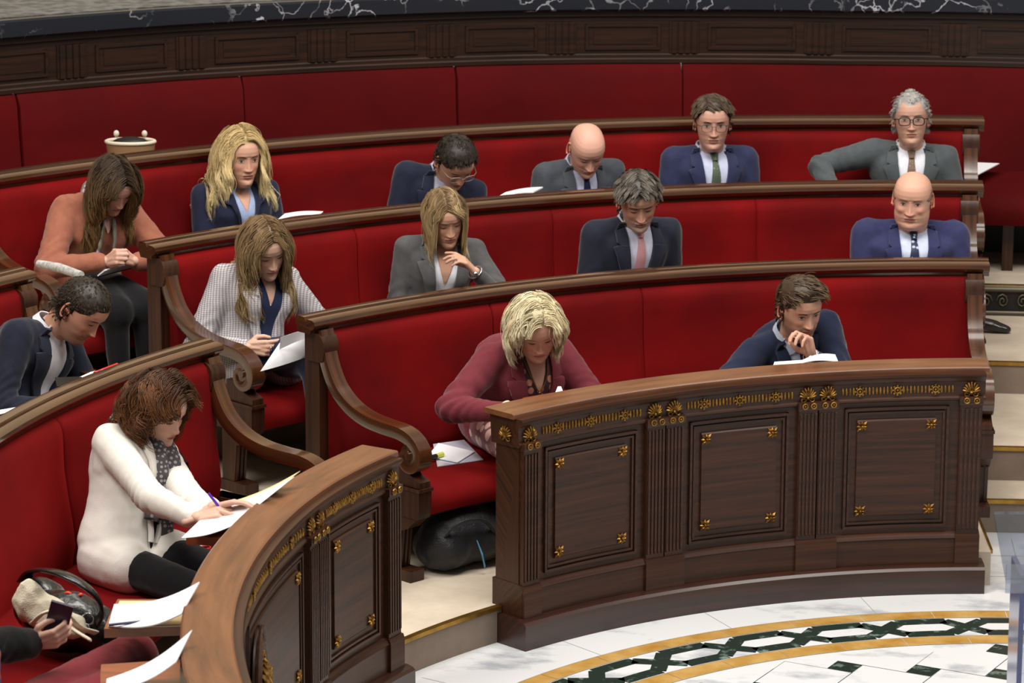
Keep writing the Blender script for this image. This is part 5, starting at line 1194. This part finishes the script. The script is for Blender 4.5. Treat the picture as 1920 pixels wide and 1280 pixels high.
p0 = np.array(hitcyl((893, 1012), 3.15)); p1 = np.array(hitcyl((908, 1062), 3.13)); mb = MB(); mb.tube([p0-er*.004, (p0+p1)/2-er*.012, p1-er*.004], [.004, .009, .009], 8, sq=.35); build(mb, 'strap', M('blue_webbing', (96, 160, 205), .6), bag, label='pale blue strap')
# black handbag and cream tote on the left seat
zb = .505
c = W3(122, 1180, .60); hb_ = empty('handbag', (c[0], c[1], zb), 'black leather handbag with large curved handle on the left seat', 'bag')
v, f = blob([(c+np.array([0, 0, .03]), (.15, .11, .11), None), (c+np.array([.08, .02, .0]), (.11, .10, .09), None), (c+np.array([-.10, .06, .06]), (.10, .08, .10), None)], amp=.010, seed=2); build((v, f), 'bag_body', black_l, hb_, smooth=True)
hp_ = [W3(45, 1088, .74), W3(62, 1070, .80), W3(105, 1072, .84), W3(150, 1092, .82), W3(182, 1120, .76), W3(190, 1148, .70), W3(180, 1166, .66)]
mb = MB(); pts = catmull(hp_, 6); mb.tube(pts, .027, 8, sq=.3); build(mb, 'handle', black_l, hb_, smooth=True)
mb = MB(); q = W3(165, 1160, .68); mb.tube([q+np.array([.02*math.cos(u), .0, .02*math.sin(u)]) for u in np.linspace(0, 2*PI, 13)], .003, 6, caps=False); mb.tube([q+np.array([0, 0, -.02]), q+np.array([.01, 0, -.05])], .003, 6); build(mb, 'buckle', silver, hb_, smooth=True)
mb = MB(); q = W3(135, 1116, .72); mb.tube(catmull([q+np.array([-.03, 0, 0]), q+np.array([-.01, -.01, .012]), q+np.array([.012, 0, -.004]), q+np.array([.035, -.005, .008])], 4), .006, 6); mb.ell(q, (.012, .009, .009), n=8); build(mb, 'ribbon', M('orange_ribbon', (226, 66, 34), .6), hb_, smooth=True)
c = W3(88, 1150, .66); tb_ = empty('tote_bag', (c[0], c[1], zb), 'crumpled cream canvas tote bag over the black handbag', 'bag')
v, f = blob([(W3(55, 1128, .72), (.060, .05, .085), None), (W3(88, 1152, .68), (.085, .06, .07), None), (W3(128, 1172, .66), (.075, .05, .055), None), (W3(70, 1145, .64), (.07, .06, .09), None)], voxel=.009, sm=3, amp=.017, seed=5); build((v, f), 'bag_body', canvas, tb_, smooth=True)
mb = MB(); mb.tube(catmull([W3(60, 1168, .74), W3(85, 1148, .79), W3(120, 1150, .76), W3(150, 1176, .70), W3(180, 1186, .66)], 6), .013, 8, sq=.4); mb.tube(catmull([W3(110, 1160, .74), W3(140, 1182, .70), W3(170, 1200, .66)], 6), .012, 8, sq=.4); build(mb, 'handle', canvas, tb_, smooth=True)
# dark clutch standing beside the person in white
c = W3(352, 915, .62); mb = MB(); mb.box(c+np.array([0, 0, 0]), (.035, .20, .26), rot=np.array(Matrix.Rotation(math.radians(25), 3, 'Z'))@np.array(Matrix.Rotation(math.radians(-14), 3, 'Y'))); build(mb, 'document_case', black_l, None, label='upright black document case behind the person in white jacket', cat='case')
# cream handbag on the wall seat behind the third rail
c = WC(245, 280, 6.35); hb3 = empty('handbag', c-np.array([0, 0, .08]), 'brown and cream handbag with dark opening on the wall bench at left', 'bag')
mb = MB(); ex_ = np.array([CR[0], CR[1], 0]); ey_ = np.array([-CR[1], CR[0], 0])
def ring_at(cz, a, b, n=20): return [c+ex_*a*math.cos(u)+ey_*b*math.sin(u)+np.array([0, 0, cz]) for u in np.linspace(0, 2*PI, n, endpoint=False)]
r0_, r1_, r2_, r3_ = ring_at(-.08, .10, .06), ring_at(.035, .115, .075), ring_at(.035, .10, .062), ring_at(-.05, .09, .05); V = r0_+r1_+r2_+r3_; n = 20; F = [(k*n+i, k*n+(i+1) % n, (k+1)*n+(i+1) % n, (k+1)*n+i) for k in range(3) for i in range(n)]+[tuple(range(n-1, -1, -1)), tuple(range(3*n, 4*n))]
mb.add(V, F); build(mb, 'bag_body', M('tan_leather', (150, 116, 82), .5), hb3, smooth=40)
mb = MB(); mb.tube(ring_at(.037, .112, .072)+[ring_at(.037, .112, .072)[0]], .009, 8, caps=False); build(mb, 'rim', M('cream_leather', (214, 204, 184), .6), hb3, smooth=True)
mb = MB(); mb.ell(c+np.array([0, 0, .03]), (.085, .05, .03), np.column_stack([ex_, ey_, [0, 0, 1]]), 14); build(mb, 'lining', black_m, hb3, smooth=True)
for sx_ in (-.07, .06):
    mb = MB(); mb.ell(c+ex_*sx_+ey_*.05+np.array([0, 0, .065]), (.014, .012, .016), n=10); mb.tube([c+ex_*sx_+ey_*.06+np.array([0, 0, .03]), c+ex_*sx_+ey_*.05+np.array([0, 0, .06])], .007, 6); build(mb, 'clasp', M('cream_leather', (214, 204, 184), .6), hb3, smooth=True)
# ------------------------------------------------------------------ clear lectern at the right edge
acr = bpy.data.materials.new('clear_acrylic'); acr.use_nodes = True; N_ = acr.node_tree.nodes; L_ = acr.node_tree.links; N_.remove(N_['Principled BSDF']); t1 = N_.new('ShaderNodeBsdfTransparent'); t1.inputs[0].default_value = (.80, .84, .92, 1); g1 = N_.new('ShaderNodeBsdfGlossy'); g1.inputs['Roughness'].default_value = .08; x1 = N_.new('ShaderNodeMixShader'); x1.inputs[0].default_value = .22
L_.new(t1.outputs[0], x1.inputs[1]); L_.new(g1.outputs[0], x1.inputs[2]); L_.new(x1.outputs[0], N_['Material Output'].inputs[0])
lc = hitz((1882, 990), 1.15); lx = np.array([CR[0], CR[1], 0]); ly = np.array([-CR[1], CR[0], 0]); le = empty('lectern', (lc[0]+.3, lc[1], 0), 'clear acrylic lectern cut off by the right edge of the photo', 'lectern')
RT = np.column_stack([lx, ly, [0, 0, 1]])
mb = MB(); top = lc+lx*.22+np.array([0, 0, -.06]); tilt = RT@np.array(Matrix.Rotation(math.radians(22), 3, 'X')); mb.box(top, (.46, .34, .012), rot=tilt); build(mb, 'reading_plate', acr, le)
mb = MB(); mb.box(top-ly*.155+np.array([0, 0, -.055]), (.46, .012, .09), rot=RT); build(mb, 'lip', acr, le)
mb = MB(); mb.box(np.array([top[0], top[1], .53])+lx*.02, (.36, .015, 1.0), rot=RT); build(mb, 'front_panel', acr, le)
for sg in (-1,): mb = MB(); mb.box(np.array([top[0], top[1], .53])-lx*.17, (.016, .20, 1.0), rot=RT); build(mb, 'side_panel', M('blue_acrylic_edge', (90, 100, 150), .15, coat=.6), le)
mb = MB(); mb.box(np.array([top[0], top[1], .012]), (.5, .4, .024), rot=RT); build(mb, 'base', acr, le)
# ------------------------------------------------------------------ phone, jewellery, scarves
w_ = PP['phone']['hand']['R']; g = w_[4]; d_, t_, b_ = w_[1], w_[2], w_[3]
u_ = nrm(t_*.9+d_*.35); n_ = nrm(np.cross(u_, d_)); R_ = np.column_stack([nrm(np.cross(n_, u_)), u_, n_])
mb = MB(); cph = g+t_*.035-b_*.012; mb.box(cph, (.072, .145, .009), rot=R_); ph = build(mb, 'phone', M('phone_case', (34, 26, 52), .35, coat=.4), None, label='dark smartphone held in the hand at the bottom left', cat='phone')
def bracelet(key, sd, mat, name, off=.018, r=.031, t=.004, sq=1.0):
    J_ = PP[key]['J'][sd]; fa = nrm(J_[2]-J_[1]); a = nrm(np.cross(fa, [0, 0, 1])); b = np.cross(fa, a); c_ = J_[2]-fa*off*-.4
    mb = MB(); mb.tube([c_+(a*math.cos(u)+b*math.sin(u))*r for u in np.linspace(0, 2*PI, 21)], t, 6, caps=False); mb.ell(c_+PP[key]['tc']*r, (.012, .012, .012), n=10)
    build(mb, name, mat, PP[key]['root'], smooth=True)
bracelet('young', 'L', silver, 'wristwatch'); bracelet('greyw', 'L', silver, 'wristwatch'); bracelet('maroon', 'R', M('cream_lace', (226, 206, 170), .8, bump=.6, bscale=300), 'lace_cuff', .0, .034, .012)
J_ = PP['plaid']['hand']['R']; mb = MB(); c_ = J_[0]+J_[1]*.105-J_[3]*.004; mb.tube([c_+(J_[2]*math.cos(u)+J_[3]*math.sin(u))*.0105 for u in np.linspace(0, 2*PI, 13)], .003, 6, caps=False); build(mb, 'ring', silver, PP['plaid']['root'], smooth=True)
for sg in (-1, 1):
    mb = MB(); mb.ell(PP['plaid']['H'](sg*.082, -.002, -.036), (.007, .007, .009), n=10); build(mb, 'earring', silver, PP['plaid']['root'], smooth=True)
def tfp(key, pts, h): return [PP[key]['TF'](u, v, h) for u, v in pts]
mb = MB(); mb.tube(catmull(tfp('maroon', [(-.055, 0), (-.04, .05), (0, .10), (.04, .05), (.055, 0)], .012), 4), .0028, 6); mb.ell(PP['maroon']['TF'](0, .105, .014), (.008, .008, .010), n=8); build(mb, 'necklace', M('dark_gold', (120, 84, 40), .35, metal=.8), PP['maroon']['root'], smooth=True)
scm = dotted('grey_patterned_scarf', (70, 66, 70), (150, 144, 146), 62, .36, .9)
def scarf(key, mat, loops, tails, name='scarf'):
    mb = MB(); p = PP[key]; N_, ax_ = p['N'], nrm(p['Hc']-p['N']); nf = nrm(p['bf']-ax_*(p['bf']@ax_)); nx = np.cross(nf, ax_)
    for (r_, z_, t_) in loops: mb.tube([N_+ax_*(z_+.018*math.sin(2*u+r_*90))+nf*(r_+.012)*math.cos(u)+nx*r_*math.sin(u)+ax_*-.035*max(0, math.cos(u)) for u in np.linspace(0, 2*PI, 25)], t_, 10, caps=False)
    for pts, rr in tails: mb.tube(catmull(tfp(key, pts, .02), 5), rr, 10, sq=.55)
    v, f, nn = remeshed(mb, .008, 2); v = v+nn*folds(v*2.0, .007, 3.3)[:, None]; build((v, f), name, mat, p['root'], smooth=True)
scarf('white', scm, [(.070, .02, .026), (.082, -.005, .028)], [([(-.03, .02), (-.035, .12), (-.03, .24), (-.045, .36), (-.05, .45)], .036), ([(.02, .03), (.03, .13), (.02, .24), (.035, .33)], .034)])
scarf('rust', dotted('multicolour_scarf', (110, 110, 96), (200, 150, 190), 26, .42, .8), [(.068, .0, .018)], [([(-.02, .04), (-.03, .14), (-.02, .24)], .020), ([(.02, .04), (.04, .15), (.05, .26)], .020)])
scarf('phone', M('orange_blue_scarf', (176, 84, 52), .9, (62, 70, 110), (16, 16, 16), 4, lo=.42, hi=.58), [(.085, .0, .036), (.10, -.03, .036)], [([(-.03, .03), (-.05, .16), (-.07, .30), (-.09, .42)], .055)])
# ------------------------------------------------------------------ light
w = bpy.data.worlds.new('room'); S.world = w; w.use_nodes = True
w.node_tree.nodes['Background'].inputs[0].default_value = (1, .97, .93, 1); w.node_tree.nodes['Background'].inputs[1].default_value = .16
def area(x, y, z, sx, sy, e, col=(1, .95, .88), tgt=None):
    l = bpy.data.lights.new('ceiling_lamp', 'AREA'); l.shape = 'RECTANGLE'; l.size = sx; l.size_y = sy; l.energy = e; l.color = col
    o = bpy.data.objects.new('ceiling_lamp', l); COL.objects.link(o); o.location = (x, y, z)
    d = Vector(tgt or (x, y, 0))-Vector((x, y, z)); o.rotation_euler = d.to_track_quat('-Z', 'Y').to_euler()
area(-1.5, 0.5, 7.5, 4, 3, 330, tgt=(-1.5, 3, 0))
area(-5.5, -2.5, 7.0, 2.5, 2.5, 260, tgt=(-2.5, 1.5, .5))
area(3.0, 1.0, 7.0, 2.5, 2.5, 120, tgt=(-1, 3.5, .5))
area(-1.5, 4.2, 6.5, 5, 1.2, 70, tgt=(-1.5, 4.3, 0))
S.view_settings.view_transform = 'Standard'; S.view_settings.look = 'None'; S.view_settings.gamma = 1; S.view_settings.use_curve_mapping = False
S.view_settings.exposure = 0.55
